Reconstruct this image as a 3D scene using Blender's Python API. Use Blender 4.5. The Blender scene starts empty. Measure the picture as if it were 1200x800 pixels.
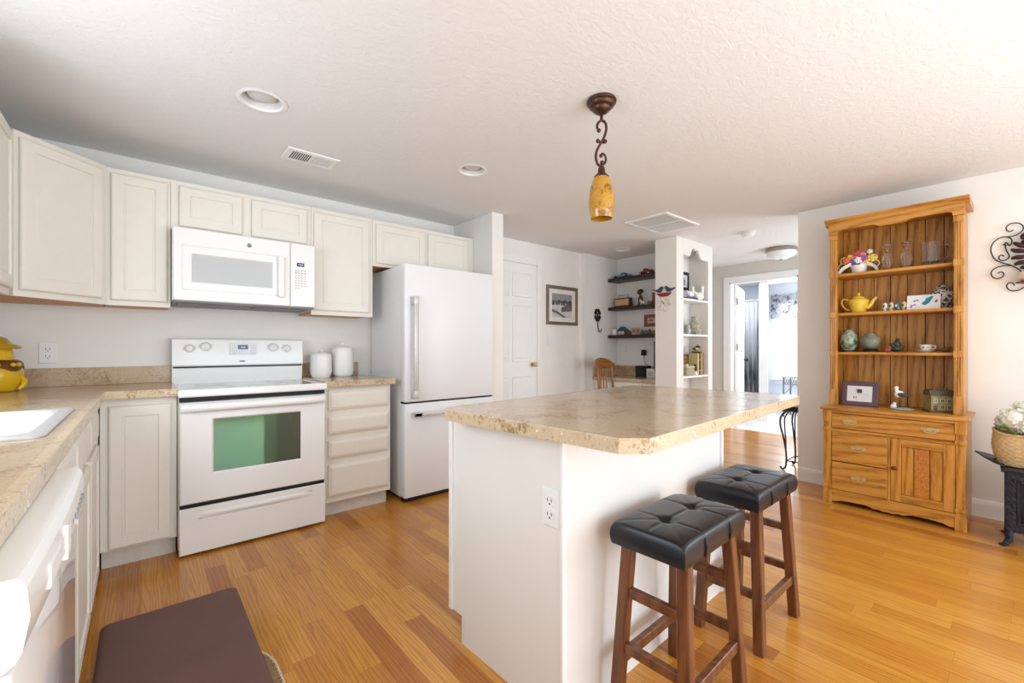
import bpy, bmesh, math, random
from mathutils import Vector, Matrix
random.seed(7)
PI = math.pi
SC = bpy.context.scene
COL = SC.collection

# ------------------------------------------------------------------ camera, world, lights
HCAM, YAW, FPX, CYP = 1.1355, math.radians(40.356), 511.0, 407.8
cd = bpy.data.cameras.new('camera'); cam = bpy.data.objects.new('camera', cd); COL.objects.link(cam)
cam.location = (0, 0, HCAM); cam.rotation_euler = (PI / 2, 0, -YAW)
cd.sensor_width = 36.0; cd.lens = FPX / 1200 * 36.0; cd.shift_y = (CYP - 400) / 1200.0; cd.clip_start = 0.02
SC.camera = cam
SC.view_settings.view_transform = 'Standard'; SC.view_settings.look = 'None'
SC.view_settings.gamma = 1.0; SC.view_settings.use_curve_mapping = False
SC.view_settings.exposure = 0.13

wd = bpy.data.worlds.new('sky'); SC.world = wd; wd.use_nodes = True
bg = wd.node_tree.nodes['Background']; bg.inputs[0].default_value = (0.93, 0.97, 1.0, 1); bg.inputs[1].default_value = 1.5

def area(name, loc, target, sx, sy, power, col=(1, 1, 1)):
    l = bpy.data.lights.new(name, 'AREA'); l.shape = 'RECTANGLE'; l.size = sx; l.size_y = sy
    l.energy = power; l.color = col
    o = bpy.data.objects.new(name, l); COL.objects.link(o); o.location = loc
    o.rotation_euler = (Vector(target) - Vector(loc)).to_track_quat('-Z', 'Y').to_euler()
    return o
# daylight through the glazed doors behind the camera, the window over the sink, and the bath window beyond the hall; plus added fill lamps
area('daylight_patio_door', (1.9, -3.02, 1.12), (1.9, 0, 1.12), 3.0, 1.9, 72, (0.83, 0.925, 1.0))
area('added_ceiling_bounce', (1.5, -1.2, 0.55), (1.5, -1.2, 3), 2.6, 2.2, 44, (0.83, 0.925, 1.0))  # added upward fill behind the camera to brighten the ceiling
area('daylight_side_window', (4.27, -1.75, 1.3), (0, -1.75, 1.3), 1.5, 1.3, 32, (0.79, 0.91, 1.0))
area('daylight_sink_window', (-0.74, 1.65, 1.5), (2, 1.65, 1.3), 1.1, 0.85, 14, (0.83, 0.925, 1.0))
area('daylight_bath_window', (9.0, 2.42, 1.27), (6, 2.3, 1.1), 1.2, 1.4, 28, (0.93, 0.97, 1.0))
area('added_bath_fill', (7.4, 1.8, 2.25), (7.5, 2.2, 0), 0.7, 0.7, 30, (0.95, 0.98, 1.0))  # added fill to lift the bath, no fixture belongs to it
area('added_shower_fill', (7.45, 3.25, 2.25), (7.45, 3.25, 0), 0.4, 0.4, 24, (0.93, 0.97, 1.0))  # added fill for the curtain, which the divider cuts off from the window
area('added_hall_fill', (5.5, 0.28, 1.3), (5.5, 3, 1.1), 1.0, 1.2, 32, (0.84, 0.93, 1.0))  # fill added inside the hall; the wall behind it has no window

# ------------------------------------------------------------------ materials
MATS = {}
def newmat(name):
    m = bpy.data.materials.new(name); m.use_nodes = True
    nt = m.node_tree; return m, nt, nt.nodes['Principled BSDF']
def srgb(r, g, b):
    f = lambda c: (c / 255 / 12.92) if c / 255 <= 0.04045 else ((c / 255 + 0.055) / 1.055) ** 2.4
    return (f(r), f(g), f(b), 1)
def N(nt, t, **kw):
    n = nt.nodes.new(t)
    for k, v in kw.items(): setattr(n, k, v)
    return n
def coords(nt, scale=(1, 1, 1), src='Object'):
    tc = N(nt, 'ShaderNodeTexCoord'); mp = N(nt, 'ShaderNodeMapping'); mp.inputs['Scale'].default_value = scale
    nt.links.new(tc.outputs[src], mp.inputs['Vector']); return mp.outputs[0]
def ramp(nt, fac, stops):
    r = N(nt, 'ShaderNodeValToRGB'); e = r.color_ramp.elements
    while len(e) < len(stops): e.new(0.5)
    for i, (p, c) in enumerate(stops): e[i].position = p; e[i].color = c
    nt.links.new(fac, r.inputs[0]); return r.outputs[0]
def bump(nt, bs, h, strength, dist=0.01):
    b = N(nt, 'ShaderNodeBump'); b.inputs['Strength'].default_value = strength; b.inputs['Distance'].default_value = dist
    nt.links.new(h, b.inputs['Height']); nt.links.new(b.outputs[0], bs.inputs['Normal'])
def noise(nt, vec, scale, detail=3, rough=0.5, dist=0.0):
    n = N(nt, 'ShaderNodeTexNoise'); n.inputs['Scale'].default_value = scale; n.inputs['Detail'].default_value = detail
    n.inputs['Roughness'].default_value = rough; n.inputs['Distortion'].default_value = dist
    nt.links.new(vec, n.inputs['Vector']); return n.outputs[0]

def flat(name, col, rough=0.5, metal=0.0, spec=0.5, var=0.04, nscale=8, bmp=0.0, bscale=200, coat=0.0, trans=0.0, ior=1.45):
    if name in MATS: return MATS[name]
    m, nt, bs = newmat(name)
    c = srgb(*col); v = coords(nt)
    a = tuple(min(1, x * (1 + var)) for x in c[:3]) + (1,); b = tuple(x * (1 - var) for x in c[:3]) + (1,)
    nt.links.new(ramp(nt, noise(nt, v, nscale), [(0.3, b), (0.7, a)]), bs.inputs['Base Color'])
    bs.inputs['Roughness'].default_value = rough; bs.inputs['Metallic'].default_value = metal
    bs.inputs['Specular IOR Level'].default_value = spec; bs.inputs['IOR'].default_value = ior
    bs.inputs['Coat Weight'].default_value = coat; bs.inputs['Transmission Weight'].default_value = trans
    if bmp: bump(nt, bs, noise(nt, v, bscale, 2), bmp, 0.002)
    MATS[name] = m; return m

def wood(name, c0, c1, c2, axis='Z', rough=0.4, ring=11, spec=0.4, coat=0.0):
    key = name + axis
    if key in MATS: return MATS[key]
    m, nt, bs = newmat(key)
    s = {'X': (0.09, 1, 1), 'Y': (1, 0.09, 1), 'Z': (1, 1, 0.09)}[axis]
    v = coords(nt, s)
    w = N(nt, 'ShaderNodeTexWave'); w.wave_type = 'BANDS'; w.bands_direction = 'DIAGONAL'
    w.inputs['Scale'].default_value = ring; w.inputs['Distortion'].default_value = 7; w.inputs['Detail'].default_value = 2; w.inputs['Detail Scale'].default_value = 1.0
    nt.links.new(v, w.inputs['Vector'])
    fine = noise(nt, v, 130, 4, 0.75)
    mx = N(nt, 'ShaderNodeMix'); mx.data_type = 'FLOAT'; mx.inputs[0].default_value = 0.74
    nt.links.new(w.outputs['Fac'], mx.inputs[2]); nt.links.new(fine, mx.inputs[3])
    nt.links.new(ramp(nt, mx.outputs[0], [(0.26, srgb(*c0)), (0.45, srgb(*c1)), (0.72, srgb(*c2))]), bs.inputs['Base Color'])
    bs.inputs['Roughness'].default_value = rough; bs.inputs['Specular IOR Level'].default_value = spec
    bs.inputs['Coat Weight'].default_value = coat; bs.inputs['Coat Roughness'].default_value = 0.15
    bump(nt, bs, fine, 0.08, 0.002)
    MATS[key] = m; return m

def floor_material():
    m, nt, bs = newmat('oak_strip_floor')
    L = nt.links
    tc = N(nt, 'ShaderNodeTexCoord'); sp = N(nt, 'ShaderNodeSeparateXYZ'); L.new(tc.outputs['Object'], sp.inputs[0])
    def mth(op, a, b=None):
        n = N(nt, 'ShaderNodeMath', operation=op)
        for i, x in enumerate((a, b)):
            if x is None: continue
            if isinstance(x, (int, float)): n.inputs[i].default_value = x
            else: L.new(x, n.inputs[i])
        return n.outputs[0]
    xs = mth('DIVIDE', sp.outputs[0], 0.083); ix = mth('FLOOR', xs); fx = mth('FRACT', xs)
    wn = N(nt, 'ShaderNodeTexWhiteNoise', noise_dimensions='1D'); L.new(ix, wn.inputs['W'])
    ys = mth('ADD', mth('DIVIDE', sp.outputs[1], 0.85), mth('MULTIPLY', wn.outputs['Value'], 7.3))
    iy = mth('FLOOR', ys); fy = mth('FRACT', ys)
    cmb = N(nt, 'ShaderNodeCombineXYZ'); L.new(ix, cmb.inputs[0]); L.new(iy, cmb.inputs[1])
    w2 = N(nt, 'ShaderNodeTexWhiteNoise', noise_dimensions='2D'); L.new(cmb.outputs[0], w2.inputs['Vector'])
    # grain: shifted per plank
    off = mth('MULTIPLY', w2.outputs['Value'], 37.0)
    gx = mth('ADD', sp.outputs[0], off); gv = N(nt, 'ShaderNodeCombineXYZ')
    L.new(gx, gv.inputs[0]); L.new(mth('MULTIPLY', sp.outputs[1], 0.07), gv.inputs[1]); L.new(off, gv.inputs[2])
    wave = N(nt, 'ShaderNodeTexWave'); wave.bands_direction = 'X'; wave.inputs['Scale'].default_value = 22; wave.inputs['Distortion'].default_value = 12
    wave.inputs['Detail'].default_value = 2.5; wave.inputs['Detail Scale'].default_value = 1.3; L.new(gv.outputs[0], wave.inputs['Vector'])
    fine = noise(nt, gv.outputs[0], 170, 3, 0.6)
    grain = mth('ADD', mth('MULTIPLY', wave.outputs['Fac'], 0.5), mth('MULTIPLY', fine, 0.5))
    base = ramp(nt, w2.outputs['Value'], [(0.0, srgb(178, 108, 38)), (0.2, srgb(201, 134, 50)), (0.62, srgb(211, 146, 55)), (1.0, srgb(219, 157, 68))])
    gr = ramp(nt, grain, [(0.2, (0.72, 0.62, 0.5, 1)), (0.55, (1, 1, 1, 1))])
    mul = N(nt, 'ShaderNodeMix'); mul.data_type = 'RGBA'; mul.blend_type = 'MULTIPLY'; mul.inputs[0].default_value = 0.95
    L.new(base, mul.inputs[6]); L.new(gr, mul.inputs[7])
    ex = mth('MINIMUM', fx, mth('SUBTRACT', 1.0, fx)); ey = mth('MINIMUM', fy, mth('SUBTRACT', 1.0, fy))
    seam = mth('MINIMUM', mth('MULTIPLY', ex, 0.083), mth('MULTIPLY', ey, 0.85))
    sm = ramp(nt, mth('MULTIPLY', seam, 400.0), [(0.12, (0.55, 0.45, 0.34, 1)), (0.4, (1, 1, 1, 1))])
    mul2 = N(nt, 'ShaderNodeMix'); mul2.data_type = 'RGBA'; mul2.blend_type = 'MULTIPLY'; mul2.inputs[0].default_value = 0.8
    L.new(mul.outputs[2], mul2.inputs[6]); L.new(sm, mul2.inputs[7])
    L.new(mul2.outputs[2], bs.inputs['Base Color'])
    bs.inputs['Roughness'].default_value = 0.28; bs.inputs['Specular IOR Level'].default_value = 0.45
    bs.inputs['Coat Weight'].default_value = 0.25; bs.inputs['Coat Roughness'].default_value = 0.12
    bump(nt, bs, grain, 0.04, 0.002)
    return m

def laminate(name='tan_stone_laminate', fscale=120, stops=None):
    m, nt, bs = newmat(name)
    stops = stops or [(0.34, srgb(136, 106, 78)), (0.44, srgb(176, 149, 119)), (0.52, srgb(201, 179, 150)), (0.58, srgb(188, 165, 137)), (0.68, srgb(228, 215, 196))]
    v = coords(nt)
    big = noise(nt, v, 6, 4, 0.65, 0.8); fine = noise(nt, v, fscale, 4, 0.8)
    mx = N(nt, 'ShaderNodeMix'); mx.data_type = 'FLOAT'; mx.inputs[0].default_value = 0.55
    nt.links.new(big, mx.inputs[2]); nt.links.new(fine, mx.inputs[3])
    nt.links.new(ramp(nt, mx.outputs[0], stops), bs.inputs['Base Color'])
    bs.inputs['Roughness'].default_value = 0.16; bs.inputs['Specular IOR Level'].default_value = 0.55
    return m

def ceiling_material():
    m, nt, bs = newmat('textured_ceiling_paint')
    v = coords(nt); bs.inputs['Base Color'].default_value = srgb(236, 236, 236); bs.inputs['Roughness'].default_value = 0.9
    n = noise(nt, coords(nt, (1, 1.4, 1)), 26, 5, 0.6, 0.8)
    bump(nt, bs, ramp(nt, n, [(0.42, (0, 0, 0, 1)), (0.6, (1, 1, 1, 1))]), 0.22, 0.006)
    return m

M_FLOOR, M_LAM, M_CEIL = floor_material(), laminate(), ceiling_material()
M_EDGE = laminate('lit_speckled_laminate_edge', 70, [(0.36, srgb(128, 98, 70)), (0.44, srgb(184, 156, 122)), (0.50, srgb(214, 195, 166)), (0.56, srgb(196, 172, 140)), (0.63, srgb(240, 232, 216))])  # same laminate lightened as if lit, with its own coarser speckle
M_WALL = flat('warm_white_wall_paint', (242, 240, 237), 0.85, var=0.01, bmp=0.05, bscale=90)
M_HALL = flat('shaded_hall_wall', (214, 209, 204), 0.85, var=0.01)  # wall colour greyed so the hall looks unlit
M_BATH = flat('cool_grey_bath_paint', (226, 231, 238), 0.85, var=0.01)
M_TRIM = flat('white_trim_paint', (244, 244, 243), 0.45, var=0.01)
M_CAB = flat('cream_pickled_cabinet', (236, 231, 221), 0.42, var=0.01, nscale=20)
M_CABD = flat('cream_cabinet_shade_line', (214, 205, 190), 0.5, var=0.03, nscale=30)
M_TOE = flat('whitewashed_toe_board', (222, 217, 210), 0.5, var=0.06, nscale=25)
M_OAKPLY = wood('pale_oak_plywood', (190, 130, 70), (214, 158, 96), (226, 176, 118), 'X', 0.5)
M_WHITE = flat('white_enamel', (246, 246, 246), 0.18, var=0.005, spec=0.5)
M_WHITE2 = flat('white_plastic', (240, 240, 240), 0.35, var=0.01)
M_FRIDGE = flat('white_fridge_paint', (242, 244, 247), 0.3, var=0.005, bmp=0.03, bscale=400)
M_STEEL = flat('brushed_steel', (206, 206, 206), 0.4, metal=0.35, var=0.05, nscale=60)
M_BASIN = flat('sink_steel', (225, 227, 230), 0.25, metal=0.75, var=0.03)
M_BLACK = flat('black_gap', (22, 22, 24), 0.6, var=0.1)
M_GREY = flat('grey_print', (150, 150, 152), 0.5)
M_LGREY = flat('pale_grey_panel', (214, 216, 217), 0.3, var=0.03, nscale=120)
M_DISP = flat('dark_display', (28, 34, 40), 0.15)
M_BLUE = flat('blue_display', (36, 76, 120), 0.2)
M_PALEB = flat('pale_display_segment', (190, 215, 235), 0.3)
M_DARKW = wood('espresso_shelf_wood', (40, 24, 20), (54, 32, 28), (66, 42, 36), 'Y', 0.45)
M_STOOL = wood('walnut_stool_wood', (82, 45, 24), (106, 62, 34), (126, 80, 48), 'Z', 0.35, coat=0.2)
M_LEATHER = flat('black_leather', (23, 26, 34), 0.3, var=0.12, nscale=30, bmp=0.2, bscale=350, spec=0.5)
M_BRONZE = flat('oiled_bronze', (84, 58, 48), 0.35, metal=0.7, var=0.15, nscale=40)
M_IRON = flat('black_wrought_iron', (44, 40, 40), 0.5, metal=0.4, var=0.15)
M_BRASS = flat('aged_brass', (208, 190, 142), 0.35, metal=0.5, var=0.12, nscale=60)
M_NICKEL = flat('warm_nickel', (170, 165, 158), 0.35, metal=0.8)
def oak(axis): return wood('golden_oak', (140, 86, 28), (194, 134, 54), (210, 153, 74), axis, 0.38, coat=0.15)
def oakb(axis): return wood('brown_oak_backboard', (124, 78, 30), (190, 132, 58), (208, 152, 78), axis, 0.45)

# ------------------------------------------------------------------ mesh helpers
class MB:
    def __init__(s, M=None): s.bm = bmesh.new(); s.M = M or Matrix.Identity(4)
    def v(s, p): return s.bm.verts.new(s.M @ Vector(p))
    def f(s, vs, mi=0):
        try: fc = s.bm.faces.new(vs); fc.material_index = mi; return fc
        except ValueError: return None
    def box(s, x0, x1, y0, y1, z0, z1, bev=0.0, seg=2, mi=0):
        P = [(x0, y0, z0), (x1, y0, z0), (x1, y1, z0), (x0, y1, z0), (x0, y0, z1), (x1, y0, z1), (x1, y1, z1), (x0, y1, z1)]
        V = [s.v(p) for p in P]
        F = [s.f([V[i] for i in q], mi) for q in ((0, 3, 2, 1), (4, 5, 6, 7), (0, 1, 5, 4), (1, 2, 6, 5), (2, 3, 7, 6), (3, 0, 4, 7))]
        if bev:
            E = list({e for fc in F for e in fc.edges})
            r = bmesh.ops.bevel(s.bm, geom=E, offset=bev, segments=seg, affect='EDGES', profile=0.5)
            for fc in r['faces']: fc.material_index = mi
        return s
    def prism(s, pts, a0, a1, axis='z', mi=0, bev=0.0):
        """pts: 2-D outline; axis z -> (x,y), axis y -> (x,z), axis x -> (y,z)"""
        def P(p, a): return {'z': (p[0], p[1], a), 'y': (p[0], a, p[1]), 'x': (a, p[0], p[1])}[axis]
        A = [s.v(P(p, a0)) for p in pts]; B = [s.v(P(p, a1)) for p in pts]; n = len(pts)
        F = [s.f(A[::-1], mi), s.f(B, mi)] + [s.f([A[i], A[(i + 1) % n], B[(i + 1) % n], B[i]], mi) for i in range(n)]
        if bev:
            E = list(F[0].edges) + list(F[1].edges)
            bmesh.ops.bevel(s.bm, geom=E, offset=bev, segments=2, affect='EDGES', profile=0.5)
        return s
    def rings(s, x0, x1, z0, z1, L, mi=0, cap=True, back=True, capmi=None):
        """concentric rectangles in local (u, w, z), L = [(inset, w)...]"""
        prev = None
        for i, (ins, w) in enumerate(L):
            q = [s.v((x0 + ins, w, z0 + ins)), s.v((x1 - ins, w, z0 + ins)), s.v((x1 - ins, w, z1 - ins)), s.v((x0 + ins, w, z1 - ins))]
            if prev is None:
                if back: s.f(q[::-1], mi)
            else:
                for k in range(4): s.f([prev[k], prev[(k + 1) % 4], q[(k + 1) % 4], q[k]], mi)
            prev = q
        if cap: s.f(prev, mi if capmi is None else capmi)
        return s
    def lathe(s, prof, c=(0, 0, 0), n=24, mi=0, sx=1.0, sy=1.0, M=None):
        M = M or Matrix.Identity(4); c = Vector(c); prev = None
        for r, z in prof:
            if r < 1e-5: ring = [s.v(c + M @ Vector((0, 0, z)))]
            else: ring = [s.v(c + M @ Vector((r * sx * math.cos(2 * PI * k / n), r * sy * math.sin(2 * PI * k / n), z))) for k in range(n)]
            if prev:
                if len(prev) == 1 and len(ring) > 1:
                    for k in range(n): s.f([prev[0], ring[(k + 1) % n], ring[k]], mi)
                elif len(ring) == 1 and len(prev) > 1:
                    for k in range(n): s.f([prev[k], prev[(k + 1) % n], ring[0]], mi)
                elif len(ring) > 1:
                    for k in range(n): s.f([prev[k], prev[(k + 1) % n], ring[(k + 1) % n], ring[k]], mi)
            prev = ring
        return s
    def tube(s, pts, r, n=8, closed=False, mi=0, r1=None, cap=True):
        P = [Vector(p) for p in pts]; m = len(P); rings = []
        up = None
        for i in range(m):
            a = P[i - 1] if (i > 0 or closed) else P[i]; b = P[(i + 1) % m] if (i < m - 1 or closed) else P[i]
            t = (b - a).normalized() if (b - a).length > 1e-9 else Vector((0, 0, 1))
            if up is None: up = Vector((0, 0, 1)) if abs(t.z) < 0.9 else Vector((1, 0, 0))
            up = (up - t * up.dot(t)); up = up.normalized() if up.length > 1e-6 else t.orthogonal().normalized()
            sd = t.cross(up); rr = r[i] if isinstance(r, (list, tuple)) else (r if r1 is None else r + (r1 - r) * i / (m - 1))
            rings.append([s.v(P[i] + (up * math.cos(2 * PI * k / n) + sd * math.sin(2 * PI * k / n)) * rr) for k in range(n)])
        for i in range(m if closed else m - 1):
            A, B = rings[i], rings[(i + 1) % m]
            for k in range(n): s.f([A[k], A[(k + 1) % n], B[(k + 1) % n], B[k]], mi)
        if not closed and cap: s.f(rings[0][::-1], mi); s.f(rings[-1], mi)
        return s
    def ball(s, c, r, mi=0, n=16, m=10, M=None):
        rx, ry, rz = r if isinstance(r, (tuple, list)) else (r, r, r)
        prof = [(math.sin(PI * i / m), -math.cos(PI * i / m)) for i in range(m + 1)]
        prof[0] = (0, -1); prof[-1] = (0, 1)
        MM = (M or Matrix.Identity(4)) @ Matrix.Diagonal((rx, ry, rz, 1))
        return s.lathe(prof, c, n, mi, M=MM)
    def cyl(s, c, r, h, axis='z', n=24, mi=0, bev=0.0):
        R = {'z': Matrix.Identity(4), 'x': Matrix.Rotation(PI / 2, 4, 'Y'), 'y': Matrix.Rotation(-PI / 2, 4, 'X')}[axis]
        b = bev
        pr = [(0, 0), (r - b, 0), (r, b), (r, h - b), (r - b, h), (0, h)] if b else [(0, 0), (r, 0), (r, h), (0, h)]
        return s.lathe(pr, c, n, mi, M=R)
    def beam(s, a, b, w, d, up=(0, 0, 1), mi=0, bev=0.0, w1=None, d1=None):
        """square bar from a to b"""
        a, b = Vector(a), Vector(b); t = (b - a).normalized(); u = Vector(up); u = u - t * u.dot(t)
        if u.length < 1e-4: u = t.orthogonal()
        u.normalize(); sd = t.cross(u); w1 = w1 or w; d1 = d1 or d
        q = lambda p, w, d: [s.v(p + sd * i * w / 2 + u * j * d / 2) for i, j in ((-1, -1), (1, -1), (1, 1), (-1, 1))]
        A, B = q(a, w, d), q(b, w1, d1)
        F = [s.f(A[::-1], mi), s.f(B, mi)] + [s.f([A[k], A[(k + 1) % 4], B[(k + 1) % 4], B[k]], mi) for k in range(4)]
        if bev: bmesh.ops.bevel(s.bm, geom=list({e for f in F for e in f.edges}), offset=bev, segments=1, affect='EDGES')
        return s

WM = {}
def place(o, parent):
    if parent is not None: o.parent = parent
def obj(name, mb, mats, parent=None, world=True, smooth=None, loc=None, label=None, kind=None):
    """link an MB as one mesh object; world=True: coordinates are world ones"""
    bm = mb.bm; bmesh.ops.recalc_face_normals(bm, faces=bm.faces[:])
    me = bpy.data.meshes.new(name); bm.to_mesh(me); bm.free()
    o = bpy.data.objects.new(name, me); COL.objects.link(o)
    for m in (mats if isinstance(mats, (list, tuple)) else [mats]): me.materials.append(m)
    if parent is not None:
        o.parent = parent
        if world: me.transform(WM[parent.name].inverted())
        WM[o.name] = WM[parent.name]
    else:
        if loc is None: loc = (0, 0, 0)
        if world: me.transform(Matrix.Translation(-Vector(loc)))
        o.location = loc; WM[o.name] = Matrix.Translation(Vector(loc))
    if smooth is not None:
        me.shade_smooth(); me.set_sharp_from_angle(angle=math.radians(smooth))
    if label: o['label'] = label
    if kind: o['kind'] = kind
    return o
def tag(o, label, cat, group=None):
    o['label'] = label; o['category'] = cat
    if group: o['group'] = group
    return o
def thing(name, label, cat, loc=(0, 0, 0), rz=0.0, group=None):
    o = bpy.data.objects.new(name, None); COL.objects.link(o); o.empty_display_size = 0.05
    o.location = loc; o.rotation_euler = (0, 0, rz)
    WM[o.name] = Matrix.Translation(Vector(loc)) @ Matrix.Rotation(rz, 4, 'Z')
    return tag(o, label, cat, group)
def dup(root, loc, rz, label):
    r = root.copy(); COL.objects.link(r); r.location = loc; r.rotation_euler = (0, 0, rz); r['label'] = label
    WM[r.name] = Matrix.Translation(Vector(loc)) @ Matrix.Rotation(rz, 4, 'Z')
    for ch in list(root.children):
        c = ch.copy(); COL.objects.link(c); c.parent = r
        for g in list(ch.children):
            d = g.copy(); COL.objects.link(d); d.parent = c
    return r
def struct(name, mb, mats, parent=None, smooth=None):
    return obj(name, mb, mats, parent, kind=None if parent else 'structure', smooth=smooth)
def FR(ox, oy, oz, facing):
    """frame (u right along the face as seen, w outward, z up)"""
    U, W = {'-y': ((1, 0, 0), (0, -1, 0)), '-x': ((0, -1, 0), (-1, 0, 0)), '+x': ((0, 1, 0), (1, 0, 0)), '+y': ((-1, 0, 0), (0, 1, 0))}[facing]
    return Matrix(((U[0], W[0], 0, ox), (U[1], W[1], 0, oy), (0, 0, 1, oz), (0, 0, 0, 1)))
def FRV(o, U, W):
    return Matrix(((U[0], W[0], 0, o[0]), (U[1], W[1], 0, o[1]), (0, 0, 1, o[2]), (0, 0, 0, 1)))

# ------------------------------------------------------------------ room shell
CE = 2.306
YB, XL, XR, YF = 3.56, -0.77, 4.32, -3.1
struct('floor', MB().box(XL - .1, 6.41, YF - .1, 3.72, -0.06, 0), M_FLOOR)
struct('floor_bath', MB().box(6.41, 9.0, 1.0, 4.1, -0.06, 0), flat('pale_bath_vinyl', (232, 232, 232), 0.35))
CANS = [(.435, 2.339, .105), (1.658, 2.352, .10), (4.346, 3.085, .10)]
def ceiling_mesh():                                                 # a slab with round holes for the recessed lights
    m = MB(); bm = m.bm; E = []
    def loop(P):
        V = [m.v(p) for p in P]; E.extend(bm.edges.new((V[i], V[(i + 1) % len(V)])) for i in range(len(V))); return V
    loop([(XL - .1, YF - .1, CE), (9.0, YF - .1, CE), (9.0, 4.1, CE), (XL - .1, 4.1, CE)])
    for x, y, r in CANS: loop([(x + (r - .012) * math.cos(2 * PI * k / 40), y + (r - .012) * math.sin(2 * PI * k / 40), CE) for k in range(40)])
    bmesh.ops.triangle_fill(bm, use_beauty=True, use_dissolve=False, edges=E, normal=(0, 0, -1))
    g = bmesh.ops.extrude_face_region(bm, geom=bm.faces[:])
    for el in g['geom']:
        if isinstance(el, bmesh.types.BMVert): el.co.z += .1
    return m
struct('ceiling', ceiling_mesh(), M_CEIL)
struct('wall_back', MB().box(XL - .1, 4.15, YB, YB + .12, 0, CE), M_WALL)
struct('wall_stub', MB().box(2.29, 2.413, 2.957, YB, 0, CE, 0.004), M_WALL)
struct('wall_nook_side', MB().box(4.15, 4.94, 3.51, 3.68, 0, CE, 0.004), M_WALL)
struct('wall_nook_back', MB().box(4.82, 4.94, 2.60, 3.51, 0, CE), M_WALL)
# left wall with the window over the sink
w = MB().box(XL - .1, XL, YF, 1.1, 0, CE).box(XL - .1, XL, 2.2, YB, 0, CE).box(XL - .1, XL, 1.1, 2.2, 0, 1.07).box(XL - .1, XL, 1.1, 2.2, 1.93, CE)
struct('wall_left', w, M_WALL)
# wall behind the camera with the glazed patio door
w = MB().box(XL, 0.4, YF - .1, YF, 0, CE).box(3.4, XR, YF - .1, YF, 0, CE).box(0.4, 3.4, YF - .1, YF, 2.08, CE)
struct('wall_front', w, M_WALL)
w = MB().box(XR, XR + .11, YF - .1, -2.5, 0, CE).box(XR, XR + .11, -1.0, 1.27, 0, CE, 0.004).box(XR, XR + .11, -2.5, -1.0, 0, .6).box(XR, XR + .11, -2.5, -1.0, 2.0, CE)
struct('wall_right', w, M_WALL)
def window(name, u0, u1, z0, z1, F, nx=1, nz=1):
    fr = MB(F); fr.rings(u0, u1, z0, z1, [(0, 0), (0, .03), (.045, .03), (.045, 0)], cap=False, back=False)
    for i in range(1, nx): fr.box(u0 + (u1 - u0) * i / nx - .02, u0 + (u1 - u0) * i / nx + .02, 0, .03, z0 + .04, z1 - .04)
    for i in range(1, nz): fr.box(u0 + .04, u1 - .04, 0, .03, z0 + (z1 - z0) * i / nz - .018, z0 + (z1 - z0) * i / nz + .018)
    return struct(name, fr, M_TRIM)
window('window_1', -0.55, 0.55, 1.07, 1.93, FR(XL - .06, 1.65, 0, '+x'), 1, 2)
window('window_2', 0.4, 3.4, 0.02, 2.08, FR(0, YF - .04, 0, '+y') @ Matrix.Scale(-1, 4, (1, 0, 0)), 2, 1)
window('window_3', 1.0, 2.5, 0.6, 2.0, FR(XR + .06, 0, 0, '-x'), 2, 2)

# partition with the display niche, between nook and hall
p = MB()
p.box(4.245, 4.388, 2.35, 2.60, 0, CE, .004).box(4.945, 5.05, 2.35, 2.60, 0, CE, .004)
p.box(4.388, 4.945, 2.565, 2.60, 0, CE).box(4.388, 4.945, 2.35, 2.565, 0, 0.10)
val = [(4.388, CE), (4.388, 2.140), (4.43, 2.132), (4.50, 2.125), (4.535, 2.14), (4.56, 2.19), (4.59, 2.222), (4.625, 2.228), (4.645, 2.205), (4.668, 2.218), (4.69, 2.226), (4.72, 2.20), (4.75, 2.15), (4.785, 2.128), (4.85, 2.122), (4.945, 2.128), (4.945, CE)]
p.prism(val, 2.35, 2.372, 'y')
struct('wall_partition', p, flat('niche_white_paint', (238, 234, 229), 0.7, var=0.01))
# hall and bath beyond
struct('wall_hall_back', MB().box(4.94, 6.36, 3.0, 3.1, 0, CE), M_HALL)
struct('wall_hall_front', MB().box(4.43, 6.46, 0.12, 0.22, 0, CE), M_HALL)
w = MB().box(6.36, 6.46, 0.22, 1.86, 0, CE).box(6.36, 6.46, 2.72, 3.1, 0, CE).box(6.36, 6.46, 1.86, 2.72, 2.065, CE)
struct('wall_hall_far', w, M_HALL)
def casing(F, u0, u1, z1, wd=.075, d=.016):
    m = MB(F)
    for a, b, c, e in ((u0 - wd, u0, 0, z1 + wd), (u1, u1 + wd, 0, z1 + wd), (u0, u1, z1, z1 + wd)):
        m.box(a, b, 0, d, c, e, .004)
    return m
struct('trim_hall_door', casing(FR(6.36, 0, 0, '-x'), -2.72, -1.86, 2.065).box(-2.735, -2.70, -.1, -.0, 0, 2.06).box(-1.88, -1.86, -.1, 0, 0, 2.06).box(-2.72, -1.86, -.1, 0, 2.045, 2.065), M_TRIM)
w = MB().box(8.8, 8.9, 1.0, 1.95, 0, CE).box(8.8, 8.9, 2.88, 4.1, 0, CE).box(8.8, 8.9, 1.95, 2.88, 0, .6).box(8.8, 8.9, 1.95, 2.88, 1.95, CE)
struct('wall_bath_far', w, M_BATH)
struct('wall_bath_left', MB().box(6.46, 8.8, 3.75, 3.85, 0, CE), M_BATH)
struct('wall_bath_right', MB().box(6.46, 8.8, 1.0, 1.1, 0, CE), M_BATH)
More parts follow.
